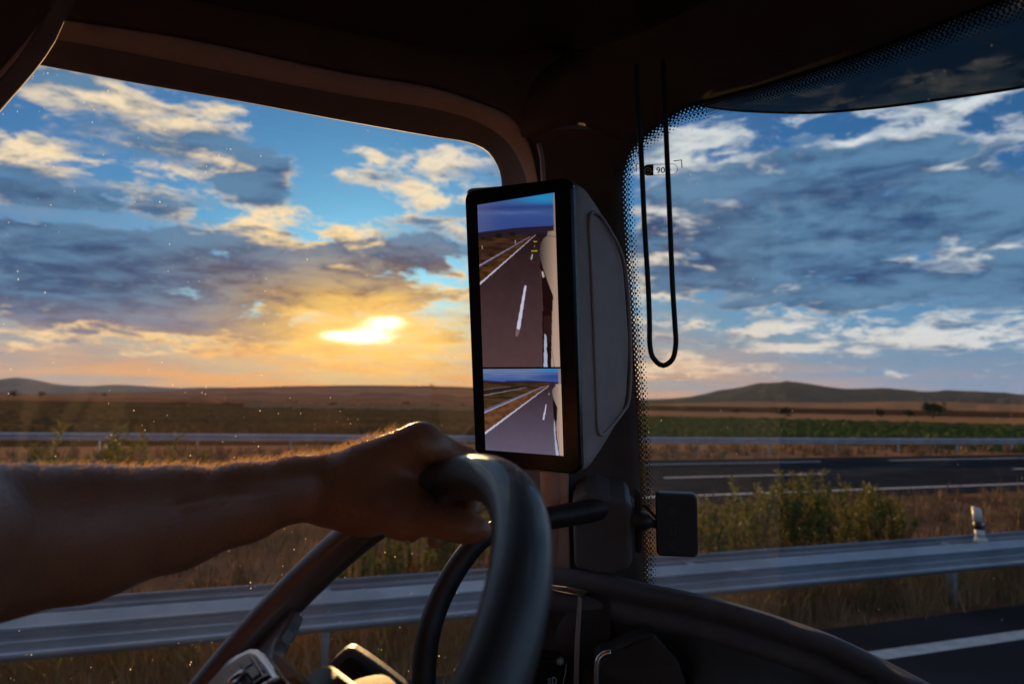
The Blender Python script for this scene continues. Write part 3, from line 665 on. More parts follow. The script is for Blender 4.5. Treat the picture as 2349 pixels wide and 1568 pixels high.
# glass
gl_pts = [onS(u, v, SD) for u, v in G_]
vs, fs = [], []
c0 = V(-.74, SD, 1.78); c1 = V(.47, SD, 1.78)
ng = 40
for i in range(2):
    for j in range(ng): vs.append(V(-.74 + 1.20 * j / (ng - 1), SD, 1.78 + i * 1.16))
mesh('side_window', vs, gridfaces(2, ng), M['sideglass'], cab, smooth=False)
vs = []
for i in range(24):
    z = 1.66 + 1.36 * i / 23
    for j in range(60):
        s = -1.06 + 2.09 * j / 59; vs.append(V(wt(s, z), s, z))
wsg = mesh('windscreen', vs, gridfaces(24, 60), M['screenglass'], cab)
def ribbon(name, pts, w0, w1, mt, parent, n, off):
    q = catmull([(u, v, 0) for u, v in pts], n)[:, :2]
    tg = np.gradient(q, axis=0); tg /= np.linalg.norm(tg, axis=1)[:, None]; nr = np.stack([-tg[:, 1], tg[:, 0]], 1)
    a = [onW(*p, off) for p in q]; L = 0; vs, uv = [], []
    for i in range(n):
        if i: L += (a[i] - a[i - 1]).length * 1000
        ins = onW(*(q[i] + nr[i] * 12), off)
        dr = (ins - a[i]).normalized()
        for w in (w0, w1):
            p = a[i] + dr * w / 1000; s, z = p.dot(LEFT), p.z
            vs.append(V(wt(s, z) - off, s, z)); uv.append((L, w))
    return mesh(name, vs, gridfaces(n, 2), mt, parent, smooth=False, uvs=uv)
ribbon('frit_band', WT, -30, 26, M['frit'], wsg, 400, .003)
# dust veil; its straight edge paints in where sunlight on the glass stops
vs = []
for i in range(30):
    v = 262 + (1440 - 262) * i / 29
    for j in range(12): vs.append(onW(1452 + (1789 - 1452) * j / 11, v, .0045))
mesh('sunlit_dust_veil', vs, gridfaces(30, 12), M['film'], wsg)
# outer sun visor of smoked plastic, in front of the glass
vb = [(1570, 226), (1600, 240), (1667, 252), (1751, 257.5), (1869, 259), (2004, 248), (2173, 226), (2349, 199), (2600, 150), (2850, 95)]
def onV(u, v, off): return onW(u, v, -off)
v0 = [onV(u, v, .10) for u, v in vb]
v1 = [p + Vector((0, 0, .22)) - FWD * .05 + (FWD * -.02) for p in v0]
loft('outer_visor', [v0, [a.lerp(b, .5) + FWD * .02 for a, b in zip(v0, v1)], v1], M['smoked'], cab, 80, 14, thick=.003)
tube('visor_edge', [p for p in v0], .0016, M['gloss'], cab, 6, 80)

# dashboard
D_ = [(1150, 1285), (1270, 1300), (1400, 1318), (1480, 1337), (1600, 1362), (1700, 1388), (1800, 1419), (1900, 1454), (2000, 1500), (2130, 1568), (2300, 1665), (2500, 1790)]
dd = [1.00, .985, .945, .92, .87, .82, .77, .72, .68, .62, .56, .50]
def drow(du, dv, ddp): return [P(u + du, v + dv, d - ddp) for (u, v), d in zip(D_, dd)]
loft('dash_top', [drow(0, 30, -.20), drow(0, 8, -.06), drow(0, 0, 0), drow(-4, 9, .006), drow(-10, 26, .010), drow(-16, 40, .004), drow(-20, 50, -.004)], M['dash'], cab, 110, 24)
loft('dash_roll', [drow(-16, 46, -.004), drow(-20, 54, .001), drow(-26, 66, .004), drow(-36, 84, .003), drow(-44, 98, -.004)], M['dash'], cab, 110, 18)
tube('dash_seam', drow(-14, 43, -.001), .0012, M['black'], cab, 6, 110)
loft('dash_face', [drow(-40, 92, -.002), drow(-60, 150, .0), drow(-90, 260, .02), drow(-120, 420, .05)], M['black'], cab, 90, 14)
loft('dash_side', [[P(1120, 1325, 1.06), P(1270, 1345, 1.0), P(1330, 1352, .965), P(1400, 1372, .935)], [P(1120, 1450, 1.05), P(1250, 1450, .98), P(1325, 1450, .945), P(1400, 1460, .92)], [P(1110, 1620, 1.03), P(1240, 1620, .96), P(1318, 1620, .93), P(1400, 1620, .90)]], M['black'], cab, 40, 16)
prism('trim_strip', [P(1258, 1339, .972), P(1300, 1344, .958), P(1352, 1356, .942), P(1338, 1367, .938), P(1300, 1362, .950), P(1258, 1352, .966)], FW * .01, M['chrome'], cab, .0015, 2)
prism('trim_strip', [P(1327, 1372, .928), P(1335, 1374, .927), P(1330, 1470, .922), P(1327, 1620, .915), P(1315, 1620, .917), P(1320, 1470, .924)], FW * .01, M['grey'], cab, .0012, 2)
vp = [P(1366, 1640, .86), P(1366, 1535, .868), P(1370, 1508, .870), P(1380, 1497, .871), P(1400, 1492, .870), P(1450, 1468, .868), P(1500, 1452, .86), P(1560, 1520, .84), P(1600, 1640, .82)]
vent = prism('side_panel', vp, FW * .03, M['black'], cab, .004)
tube('chrome_edge', [P(1370, 1640, .856), P(1370, 1535, .864), P(1374, 1510, .866), P(1384, 1500, .867), P(1402, 1494, .866)], .0042, M['chrome'], vent, 10, 40)
sp_ = prism('switch_panel', [P(1222, 1640, .935), P(1226, 1510, .940), P(1236, 1497, .940), P(1285, 1500, .930), P(1296, 1512, .928), P(1300, 1530, .927), P(1290, 1640, .920)], FW * .015, M['gloss'], cab, .004)
tube('panel_rim', [P(1278, 1640, .914), P(1290, 1575, .9175), P(1298, 1535, .921), P(1299, 1522, .9225)], .0007, M['grey'], sp_, 6, 24)
def icon_at(u, v, d, kind):
    c = P(u, v, d); vs, fs = [], []
    def bar(a0, b0, a1, b1, w=.0006):
        x0 = c + RT * a0 + UP * b0; x1 = c + RT * a1 + UP * b1; nn = (x1 - x0).normalized().cross(FW) * w
        i = len(vs); vs.extend([x0 + nn, x1 + nn, x1 - nn, x0 - nn]); fs.append((i, i + 1, i + 2, i + 3))
    if kind == 'lamp':
        for k in range(4): a = k * math.pi / 4; bar(-math.cos(a) * .0055, -math.sin(a) * .0055, math.cos(a) * .0055, math.sin(a) * .0055)
    else:
        q = [(math.cos(a) * .005, math.sin(a) * .005) for a in np.linspace(-math.pi / 2, math.pi / 2, 8)]
        for a, b in zip(q[:-1], q[1:]): bar(*a, *b)
        bar(0, -.005, 0, .005)
        for k in (-.003, 0, .003): bar(-.007, k - .001, -.002, k)
    return mesh('icon', vs, fs, M['icon'], sp_, smooth=False)
icon_at(1285, 1516, .923, 'lamp'); icon_at(1268, 1560, .921, 'fog')
# pillar lower strip, speaker box and grab handle
prism('pillar_strip', [P(1262, 1060, 1.045), P(1304, 1060, 1.03), P(1309, 1320, 1.015), P(1268, 1316, 1.03)], FW * .03, M['grey'], cab, .004)
prism('pillar_strip', [P(1246, 1060, 1.052), P(1258, 1060, 1.048), P(1264, 1316, 1.034), P(1252, 1316, 1.04)], FW * .03, M['trim'], cab, .003)
pb = [P(1312, 1145, .985), P(1343, 1128, .975), P(1368, 1131, .968), P(1400, 1146, .958), P(1436, 1151, .946), P(1449, 1160, .942), P(1452, 1180, .941), P(1451, 1292, .933), P(1444, 1304, .934), P(1400, 1322, .946), P(1368, 1318, .956), P(1318, 1306, .972)]
sb = prism('speaker_box', pb, FW * .10 + RT * .012 + UP * .012, M['dash'], cab, .008, 4)
vs, fs = [], []
for i in range(12):
    v = 1222 + i * 7
    for a, b in (((1335, v), (1432, v + 9)),):
        p_, q_ = P(*a, .9675 - .0003 * i), P(*b, .9355 - .0003 * i); n_ = UP * .0008
        k = len(vs); vs += [p_ + n_, q_ + n_, q_ - n_, p_ - n_]; fs.append((k, k + 1, k + 2, k + 3))
gh = [P(1440, 1160, 1.0), P(1385, 1165, .975), P(1320, 1177, .965), P(1257, 1188, .955), P(1180, 1203, .94), P(1125, 1222, .925), P(1095, 1243, .915), P(1062, 1282, .905), P(1030, 1332, .895), P(1001, 1394, .885), P(984, 1450, .875), P(975, 1510, .868), P(972, 1580, .86), P(975, 1700, .85)]
tube('grab_handle', gh, [.0165, .0165, .016, .016, .0155, .0145, .014, .0145, .015, .0152, .0152, .0152, .0152, .0152], M['black'], cab, 20, 90)
for (u, v, d) in ((1240, 392, .985),): tube('pillar_seam', [P(1236, 330, .985), P(1243, 360, .983), P(1246, 400, .983), P(1250, 470, .985)], .0035, M['grey'], cab, 8, 16)

# ------------------------------------------------------------------ windscreen sticker: 90 km/h pill
st_ = empty('sticker', onW(1520, 385, .006), 'small clear speed sticker with a black gauge symbol and the number 90 on the windscreen', 'sticker')
def SP(x, y, off=.0075):     # sticker measured at ten times size
    return onW((1440 + x / 10.455) / 1.02171, (320 + y / 10.455) / 1.02171, off)
def flat(name, polys, mt, off=.0075):
    vs, fs = [], []
    for pl_ in polys:
        i = len(vs); vs += [SP(x, y, off) for x, y in pl_]; fs.append(tuple(range(i, i + len(pl_))))
    return mesh(name, vs, fs, mt, st_, smooth=False)
M['ink'] = mat('black ink', (.012, .012, .014), .5, .2, nscale=50, namt=.1)
M['inkw'] = mat('white ink', (.62, .62, .60), .6, .2, nscale=50, namt=.1)
def tl(x, y): return (x, y - (x - 690) * .035)           # slight tilt of the print
def arc(cx_, cy_, r, a0, a1, n=16): return [(cx_ + r * math.cos(a), cy_ + r * math.sin(a)) for a in np.linspace(a0, a1, n)]
H = math.pi / 2
outer = arc(830, 828, 138, H, 3 * H) + arc(1412, 828, 138, -H, H); inn = arc(830, 828, 126, H, 3 * H) + arc(1412, 828, 126, -H, H)
n = len(outer)
flat('pill_outline', [[tl(*outer[i]), tl(*outer[(i + 1) % n]), tl(*inn[(i + 1) % n]), tl(*inn[i])] for i in range(n)], M['ink'])
flat('pill_block', [[tl(*q) for q in arc(830, 828, 126, H, 3 * H) + [(958, 702), (958, 954)]]], M['ink'], .0080)
ring = []
oo, ii = arc(822, 838, 92, 2.3, 2.3 + 4.9, 22), arc(822, 838, 64, 2.3, 2.3 + 4.9, 22)
for i in range(21): ring.append([oo[i], oo[i + 1], ii[i + 1], ii[i]])
flat('gauge_ring', ring, M['inkw'], .0088)
flat('gauge_hub', [arc(826, 836, 26, 0, 2 * math.pi, 15)[:-1], [(800, 800), (812, 790), (846, 822), (830, 838)]], M['inkw'], .0088)
flat('gauge_caption', [[(770, 920), (868, 914), (866, 934), (772, 938)]], M['inkw'], .0088)
for q in ([(525, 668), (592, 662), (592, 680), (545, 684), (548, 868), (530, 868)], [(1450, 588), (1655, 566), (1668, 768), (1644, 770), (1636, 588), (1452, 606)]): flat('corner_mark', [q], M['ink'])
tcv = bpy.data.curves.new('digits', 'FONT'); tcv.body = '90'; tcv.size = 1.0; tcv.align_x = 'LEFT'; tcv.offset = .012
to = bpy.data.objects.new('digits', tcv); COL.objects.link(to)
dg = bpy.context.evaluated_depsgraph_get(); tm = bpy.data.meshes.new_from_object(to.evaluated_get(dg)); bpy.data.objects.remove(to)
xs = [v.co.x for v in tm.vertices]; ys = [v.co.y for v in tm.vertices]
for v in tm.vertices:
    fx = (v.co.x - min(xs)) / (max(xs) - min(xs)); fy = (v.co.y - min(ys)) / (max(ys) - min(ys))
    v.co = SP(1030 + fx * 208, 902 - fy * 146 - fx * 8, .0080) - parent_loc(st_)
tm.materials.append(M['ink']); link(bpy.data.objects.new('digits', tm), st_)
flat('unit_mark', [[(1372, 800), (1378, 790), (1400, 812), (1394, 822)], [(1378, 826), (1388, 818), (1398, 828), (1388, 836)]], M['ink'])

# ------------------------------------------------------------------ hanging loop
cp = [(1459, 150, .80), (1461, 212, .80), (1470, 340, .80), (1479, 526, .80), (1487, 658, .80), (1490, 740, .80), (1491, 793, .80), (1498, 820, .80), (1520, 838, .80), (1541, 826, .80), (1550, 793, .80), (1548, 740, .80), (1543, 658, .80), (1536, 489, .80), (1529, 330, .80), (1523, 189, .80), (1521, 140, .80)]
tag(tube('cord_loop', [P(*c) for c in cp], .0031, M['rubber'], None, 12, 160), 'long thin black loop of cord hanging from the roof in front of the windscreen', 'cord')

# ------------------------------------------------------------------ black device on its mount
dv = empty('toll_tag', P(1552, 1204, .93), 'small black rounded electronic box on a ball mount beside the windscreen edge', 'device')
ax = (RT, FW, UP)
rr = []
for (a, b), s0 in (((1, 1), 0), ((-1, 1), 1), ((-1, -1), 2), ((1, -1), 3)):
    for k in range(7):
        an = (s0 + k / 6) * H; rr.append((a * (.0285 - .0075) + .0075 * math.cos(an), b * (.0432 - .0075) + .0075 * math.sin(an)))
c = P(1552.5, 1204.5, .93)
bd = prism('body', [c + RT * (x + y * -.02) + UP * (y - x * .04) for x, y in rr], FW * .020 + RT * .004, M['black'], dv, .003, 4)
for k, y in enumerate((.020, -.004, -.026)):
    if k == 1: vs, fs = tube_geo([c + RT * x + UP * (y + yy) - FW * .0002 for x, yy in ((-.008, .007), (-.002, .009), (-.002, -.009), (-.008, -.007))], .0005, 6, closed=True)
    else: vs, fs = tube_geo([c + RT * (-.006 + .004 * math.cos(a)) + UP * (y + .005 * math.sin(a)) - FW * .0002 for a in np.linspace(0, 6.28, 10)[:-1]], .0005, 6, closed=True)
    mesh('button_mark', vs, fs, M['dash'], bd)
prism('base_plate', [P(1457, 1128, .955), P(1466, 1124, .952), P(1472, 1135, .95), P(1474, 1260, .945), P(1468, 1270, .947), P(1459, 1266, .95)], FW * .012, M['black'], dv, .003)
tube('ball_joint', [P(1466, 1195, .945), P(1476, 1195, .94), P(1482, 1196, .938), P(1494, 1199, .938), P(1506, 1202, .94)], [.015, .0145, .011, .006, .006], M['black'], dv, 18, 30)
tube('cable', [P(1474, 1160, .935), P(1484, 1163, .93), P(1495, 1176, .93), P(1508, 1190, .938)], .0022, M['rubber'], dv, 8, 24)

# ------------------------------------------------------------------ mirror display
mm = empty('mirror_display', P(1210, 760, .96), 'tall black mirror display on the pillar showing two rear view pictures of the road', 'display')
TLc, TRc, BLc = P(1064, 436, .985), P(1312, 405, .905), P(1089, 1064, .985)
_n = (TRc - TLc).cross(BLc - TLc); _q = ray(1332, 1090); BRc = EYE + _q * ((TLc - EYE).dot(_n) / _q.dot(_n))
def fq(a, b): return TLc * (1 - a) * (1 - b) + TRc * a * (1 - b) + BRc * a * b + BLc * (1 - a) * b
nF = (TRc - TLc).cross(BLc - TLc).normalized()
if nF.dot(FW) < 0: nF = -nF
def onF(u, v, off=0.0):
    r = ray(u, v); p0 = fq(.5, .5) - nF * off; k = (p0 - EYE).dot(nF) / r.dot(nF); return EYE + r * k
def rr_loop(inset, rad, k=8):
    W, Hh = (TRc - TLc).length, (BLc - TLc).length; out = []
    for (cx_, cy_, a0) in ((W - inset - rad, inset + rad, -H), (W - inset - rad, Hh - inset - rad, 0), (inset + rad, Hh - inset - rad, H), (inset + rad, inset + rad, 2 * H)):
        for i in range(k + 1):
            a = a0 + H * i / k; out.append(((cx_ + rad * math.cos(a)) / W, (cy_ + rad * math.sin(a)) / Hh))
    full = []
    for i, p in enumerate(out):
        full.append(p)
        if i % (k + 1) == k:
            q = out[(i + 1) % len(out)]; full += [(p[0] + (q[0] - p[0]) * j / 24, p[1] + (q[1] - p[1]) * j / 24) for j in range(1, 24)]
    return full
L0, L1 = rr_loop(.004, .012), rr_loop(0, .016)
side = [(0, 1322, 410, .925), (.03, 1340, 424, .935), (.13, 1398, 508, 1.0), (.27, 1434, 600, 1.02), (.55, 1448, 790, 1.03), (.76, 1441, 930, 1.02), (.87, 1402, 1003, 1.0), (.97, 1350, 1078, .935), (1, 1336, 1092, .925)]
def back(b):
    bb = [q[0] for q in side]; return P(np.interp(b, bb, [q[1] for q in side]), np.interp(b, bb, [q[2] for q in side]), np.interp(b, bb, [q[3] for q in side]))
def bk(a, b):
    bsm = [b + e for e in (-.03, 0, .03)]; r_ = sum((back(min(1, max(0, x))) for x in bsm), Vector()) / 3
    l_ = r_ - RT * .165 + FW * .05
    return l_.lerp(r_, a)
n = len(L0)
loops = [[fq(*p) for p in L0], [fq(*p) + nF * .0025 for p in L1], [fq(*p) + nF * .012 for p in L1]]
vs = [p for l in loops for p in l]
mesh('bezel', vs, gridfaces(3, n, True) + [tuple(range(n))], M['gloss'], mm, smooth=False)
mod(mm.children[0], 'BEVEL', width=.0012, segments=2, limit_method='ANGLE', angle_limit=R(35))
lp2 = [[fq(*p) + nF * .0115 for p in rr_loop(.0025, .015)], [fq(*p) + nF * .018 for p in rr_loop(-.0005, .016)]]
for f in (.35, .7, .95, 1.0): lp2.append([(fq(*p) + nF * .018).lerp(bk(*p), f) + (nF * -.004 if f < 1 else Vector()) for p in rr_loop(.001 if f < 1 else .004, .02)])
vs = [p for l in lp2 for p in l]
hs = mesh('housing', vs, gridfaces(len(lp2), n, True) + [tuple(range(len(vs) - n, len(vs)))], M['grey'], mm)
# raised bead round the recess in the flank, and the recessed panel itself
bead = [(1353, 492), (1362, 486), (1378, 496), (1404, 536), (1420, 566), (1432, 604), (1440, 660), (1446, 780), (1446, 880), (1440, 928), (1428, 946), (1396, 986), (1382, 997), (1373, 990), (1370, 960), (1364, 800), (1357, 620), (1352, 520)]
def flank(u, v):
    b = (v - 405) / 685.; f_ = fq(1, b) + nF * .016; k_ = bk(1, b)
    pu = lambda p: CX + F * (p - EYE).dot(RT) / (p - EYE).dot(FW)
    a0, a1 = pu(f_), pu(k_); f = min(1, max(0, (u - a0) / max(1e-3, a1 - a0)))
    d = (f_.lerp(k_, f) - EYE).dot(FW); return P(u, v, d - .0045)
cc = Vector((sum(q[0] for q in bead) / len(bead), sum(q[1] for q in bead) / len(bead), 0))
tube('recess_bead', catmull([flank(*q) for q in bead + bead[:1]], 121)[:-1], .0024, M['grey'], hs, 10, closed=True)
# pictures on the two displays
def raster(W_, H_, x0, x1, y0, y1):
    X, Y = np.meshgrid(np.linspace(x0, x1, W_), np.linspace(y0, y1, H_)); return X, Y, np.zeros((H_, W_, 3))
def lin(c): return np.array(srgb(*c)[:3])
def inpoly(X, Y, pts):
    r_ = np.zeros(X.shape, bool); j = len(pts) - 1
    for i in range(len(pts)):
        xi, yi = pts[i]; xj, yj = pts[j]
        if yi != yj: r_ ^= ((yi > Y) != (yj > Y)) & (X < (xj - xi) * (Y - yi) / (yj - yi) + xi)
        j = i
    return r_
def ramp(t_, c0, c1): t_ = np.clip(t_, 0, 1)[..., None]; return lin(c0) * (1 - t_) + lin(c1) * t_
def fill(im, X, Y, pts, c):
    k = inpoly(X, Y, pts); im[k] = c[k] if isinstance(c, np.ndarray) and c.ndim == 3 else lin(c)
def fnoise(X, Y, sx, sy, seed):
    rg = np.random.default_rng(seed); g_ = rg.uniform(0, 1, (60, 60)); a = (X / sx) % 59; b = (Y / sy) % 59
    i, j = a.astype(int), b.astype(int); fa, fb = a - i, b - j
    return (g_[j, i] * (1 - fa) + g_[j, i + 1] * fa) * (1 - fb) + (g_[j + 1, i] * (1 - fa) + g_[j + 1, i + 1] * fa) * fb
def taper(x0, y0, x1, y1, w0, w1):
    return [(x0, y0 - w0 / 2), (x1, y1 - w1 / 2), (x1, y1 + w1 / 2), (x0, y0 + w0 / 2)]
def upper():
    X, Y, im = raster(380, 860, 140, 920, 110, 1745)
    nz = fnoise(X, Y * 1.0, 90, 14, 1)
    im[:] = ramp((Y - 130) / 340 + (nz - .5) * .25, (66, 92, 150), (52, 74, 140))
    k = np.exp(-((X - 780) / 260) ** 2 - ((Y - 175) / 60) ** 2)[..., None]; im[:] = im * (1 - k) + lin((36, 142, 200)) * k
    k = np.exp(-((Y - 262 - (X - 500) * -.03) / 26) ** 2)[..., None] * .7; im[:] = im * (1 - k) + lin((44, 58, 122)) * k
    k = (np.exp(-((Y - 312) / 18) ** 2) * nz)[..., None]; im[:] = im * (1 - k) + lin((92, 116, 170)) * k
    k = np.exp(-((X - 150) / 160) ** 2)[..., None] * .35; im[:] = im * (1 - k) + lin((112, 112, 150)) * k
    fill(im, X, Y, [(100, 498), (155, 493), (250, 480), (340, 470), (420, 460), (500, 450), (640, 440), (860, 428), (950, 424), (950, 560), (100, 560)], (40, 30, 44))
    fn = fnoise(X, Y, 70, 9, 2)
    fill(im, X, Y, [(100, 548), (300, 536), (700, 505), (760, 505), (100, 1000)], ramp(fn * 1.3 - .2, (40, 24, 18), (78, 50, 36)))
    for bx, by, br in ((350, 522, 36), (480, 506, 30), (205, 545, 20)): im[((X - bx) / br) ** 2 + ((Y - by) / (br * .62)) ** 2 < 1] = lin((28, 22, 16))
    fill(im, X, Y, [(100, 900), (640, 532), (690, 512), (100, 1060)], ramp(fnoise(X, Y, 30, 20, 3), (52, 32, 18), (96, 64, 34)))
    fill(im, X, Y, [(100, 1035), (690, 512), (720, 505), (840, 505), (940, 600), (940, 1800), (100, 1800)], ramp((Y - 500) / 1200 + (fnoise(X, Y, 40, 60, 4) - .5) * .12, (36, 22, 24), (86, 62, 64)))
    fill(im, X, Y, taper(100, 842, 640, 530, 22, 3), (112, 104, 138)); fill(im, X, Y, taper(100, 836, 640, 528, 9, 1.5), (160, 152, 188))
    for q in (235, 320, 410, 480, 540): fill(im, X, Y, [(q, 790 - (q - 175) * .57 + 6), (q + 4, 790 - (q - 175) * .57 + 4), (q + 4, 790 - (q - 175) * .57 + 40 - q * .05), (q, 790 - (q - 175) * .57 + 42 - q * .05)], (58, 44, 36))
    fill(im, X, Y, taper(100, 1032, 690, 514, 24, 3), (206, 196, 222))
    for q in ((505, 578), (200, 628)): fill(im, X, Y, [(q[0] - 3, q[1] - 16), (q[0] + 3, q[1] - 16), (q[0] + 3, q[1] + 16), (q[0] - 3, q[1] + 16)], (170, 160, 165))
    fill(im, X, Y, [(589, 976), (607, 980), (546, 1385), (514, 1375)], (206, 204, 228)); fill(im, X, Y, [(514, 1375), (546, 1385), (526, 1450), (502, 1440)], (122, 100, 108))
    fill(im, X, Y, [(656, 690), (665, 692), (655, 743), (646, 741)], (190, 184, 200)); fill(im, X, Y, [(680, 607), (685, 607), (681, 626), (676, 626)], (150, 140, 150))
    fill(im, X, Y, [(672, 571), (703, 571), (703, 578), (672, 579)], (190, 178, 10)); fill(im, X, Y, [(652, 657), (707, 656), (707, 664), (652, 666)], (190, 178, 10)); fill(im, X, Y, [(632, 764), (692, 764), (692, 769), (632, 769)], (96, 24, 20))
    fill(im, X, Y, [(728, 740), (760, 800), (800, 960), (856, 1080), (845, 1745), (756, 1745), (752, 1220), (735, 950)], (30, 15, 13))
    fill(im, X, Y, [(764, 1260), (835, 1250), (832, 1500), (764, 1490)], (46, 28, 24)); fill(im, X, Y, [(732, 830), (737, 830), (758, 1210), (753, 1210)], (92, 70, 62))
    fill(im, X, Y, [(852, 210), (858, 130), (940, 130), (940, 500), (858, 470)], (150, 124, 112))
    bodyc = ramp((X - 735) / 130, (84, 70, 70), (186, 156, 138)) * (.75 + .35 * np.clip((Y - 480) / 1200, 0, 1))[..., None]
    fill(im, X, Y, [(862, 474), (800, 482), (797, 520), (765, 545), (742, 585), (728, 640), (730, 700), (740, 750), (762, 830), (790, 910), (852, 1078), (842, 1250), (832, 1760), (940, 1760), (940, 474)], bodyc)
    fill(im, X, Y, [(800, 519), (940, 536), (940, 541), (800, 524)], (72, 58, 56)); fill(im, X, Y, [(748, 845), (758, 850), (772, 895), (762, 908), (750, 890)], (190, 176, 170))
    fill(im, X, Y, [(772, 1425), (780, 1424), (790, 1444), (794, 1540), (790, 1560), (799, 1620), (796, 1650), (803, 1745), (764, 1745)], (176, 184, 212)); fill(im, X, Y, [(836, 1560), (842, 1560), (868, 1745), (862, 1745)], (120, 98, 84))
    return X, Y, im
def lower():
    X, Y, im = raster(380, 420, 236, 1150, 392, 1375)
    nz = fnoise(X, Y, 140, 12, 5)
    im[:] = ramp((Y - 400) / 150 + (nz - .5) * .5, (112, 132, 168), (66, 92, 160))
    k = np.exp(-((X - 1010) / 150) ** 2 - ((Y - 415) / 22) ** 2)[..., None]; im[:] = im * (1 - k) + lin((34, 140, 204)) * k
    k = (np.exp(-((X - 1050) / 200) ** 2 - ((Y - 490) / 50) ** 2))[..., None] * .8; im[:] = im * (1 - k) + lin((44, 62, 140)) * k
    fill(im, X, Y, [(200, 526), (250, 528), (350, 535), (480, 545), (520, 534), (800, 535), (1000, 545), (1160, 552), (1160, 640), (200, 640)], (46, 38, 58))
    fill(im, X, Y, [(200, 556), (500, 556), (1000, 560), (1000, 620), (200, 1200)], ramp(fnoise(X, Y, 110, 10, 6) * 1.3 - .2, (44, 32, 20), (84, 62, 38)))
    fill(im, X, Y, [(200, 640), (560, 598), (760, 592), (770, 606), (200, 708)], (46, 32, 32)); fill(im, X, Y, taper(200, 640, 560, 598, 7, 3), (120, 104, 110)); fill(im, X, Y, taper(200, 707, 740, 609, 9, 4), (150, 138, 146))
    fill(im, X, Y, [(200, 915), (930, 592), (990, 580), (200, 1180)], ramp(fnoise(X, Y, 40, 24, 7), (74, 46, 32), (122, 80, 52)))
    fill(im, X, Y, [(200, 1168), (985, 588), (1060, 575), (1160, 700), (1160, 1400), (200, 1400)], ramp((Y - 600) / 750 + (fnoise(X, Y, 60, 60, 8) - .5) * .1, (56, 38, 44), (102, 92, 112)))
    fill(im, X, Y, taper(200, 905, 930, 594, 40, 4), (66, 52, 62)); fill(im, X, Y, taper(200, 916, 930, 597, 22, 3), (150, 152, 192)); fill(im, X, Y, taper(200, 888, 930, 592, 7, 1.5), (128, 128, 164))
    fill(im, X, Y, taper(200, 1172, 985, 590, 30, 4), (206, 206, 232))
    fill(im, X, Y, [(951, 794), (960, 796), (932, 970), (914, 966)], (206, 204, 228)); fill(im, X, Y, [(984, 666), (989, 668), (984, 691), (978, 689)], (180, 176, 196))
    fill(im, X, Y, [(1028, 740), (1045, 760), (1082, 845), (1072, 1070), (1048, 965), (1034, 905)], (28, 15, 14))
    fill(im, X, Y, [(1088, 400), (1160, 400), (1160, 600), (1088, 575)], (140, 128, 142))
    fill(im, X, Y, [(1150, 570), (1058, 572), (1056, 598), (1036, 612), (1022, 645), (1026, 700), (1046, 762), (1080, 842), (1070, 1000), (1066, 1080), (1102, 1375), (1160, 1375)], ramp((X - 1020) / 110, (120, 104, 106), (196, 168, 146)))
    fill(im, X, Y, [(1066, 1080), (1072, 1150), (1106, 1375), (1090, 1375), (1055, 1120)], (34, 26, 30))
    fill(im, X, Y, [(1043, 968), (1050, 985), (1056, 1080), (1064, 1180), (1082, 1270), (1098, 1355), (1092, 1375), (1062, 1375), (1050, 1200), (1040, 1050)], (178, 182, 206))
    return X, Y, im
def display(name, XYI, cv, quad, lab):
    X, Y, im = XYI
    for _ in range(2): im = (im * 2 + np.roll(im, 1, 0) + np.roll(im, -1, 0) + np.roll(im, 1, 1) + np.roll(im, -1, 1)) / 6
    im = im[::2, ::2] * .25 + im[1::2, ::2] * .25 + im[::2, 1::2] * .25 + im[1::2, 1::2] * .25; X, Y = X[::2, ::2], Y[::2, ::2]
    h_, w_ = X.shape; c4 = [onF(*q, .0006) for q in quad]; s4 = quad
    vs = []
    A = np.array(s4, float)
    for i in range(h_):
        for j in range(w_):
            b, a = i / (h_ - 1), j / (w_ - 1)
            q = A[0] * (1 - a) * (1 - b) + A[1] * a * (1 - b) + A[2] * a * b + A[3] * (1 - a) * b; vs.append((q[0], q[1]))
    # colours are read where each point falls in the measured picture
    from_px = lambda u, v: ((u * 1.02171 - 1080) * cv[0], (v * 1.02171 - cv[1]) * cv[0])
    cols = np.ones((h_ * w_, 4), np.float32)
    xs, ys = X[0], Y[:, 0]
    for k, (u, v) in enumerate(vs):
        x, y = from_px(u, v); j = int(np.clip(np.searchsorted(xs, x), 0, w_ - 1)); i = int(np.clip(np.searchsorted(ys, y), 0, h_ - 1)); cols[k, :3] = im[i, j]
    o = mesh(name, [onF(u, v, .0006) for u, v in vs], gridfaces(h_, w_), M['display'], mm, smooth=False)
    ca = o.data.color_attributes.new('picture', 'FLOAT_COLOR', 'POINT'); ca.data.foreach_set('color', cols.ravel())
    o['label'] = lab; return o
display('screen', upper(), (3.92, 420), [(1095, 470), (1272, 441.5), (1285, 841), (1107.6, 842)], 'upper screen showing the road behind and the side of the truck')
display('screen', lower(), (4.75, 780), [(1108, 846), (1286, 845), (1292.5, 1045), (1113.7, 1031.5)], 'lower screen showing a wider view of the road behind')

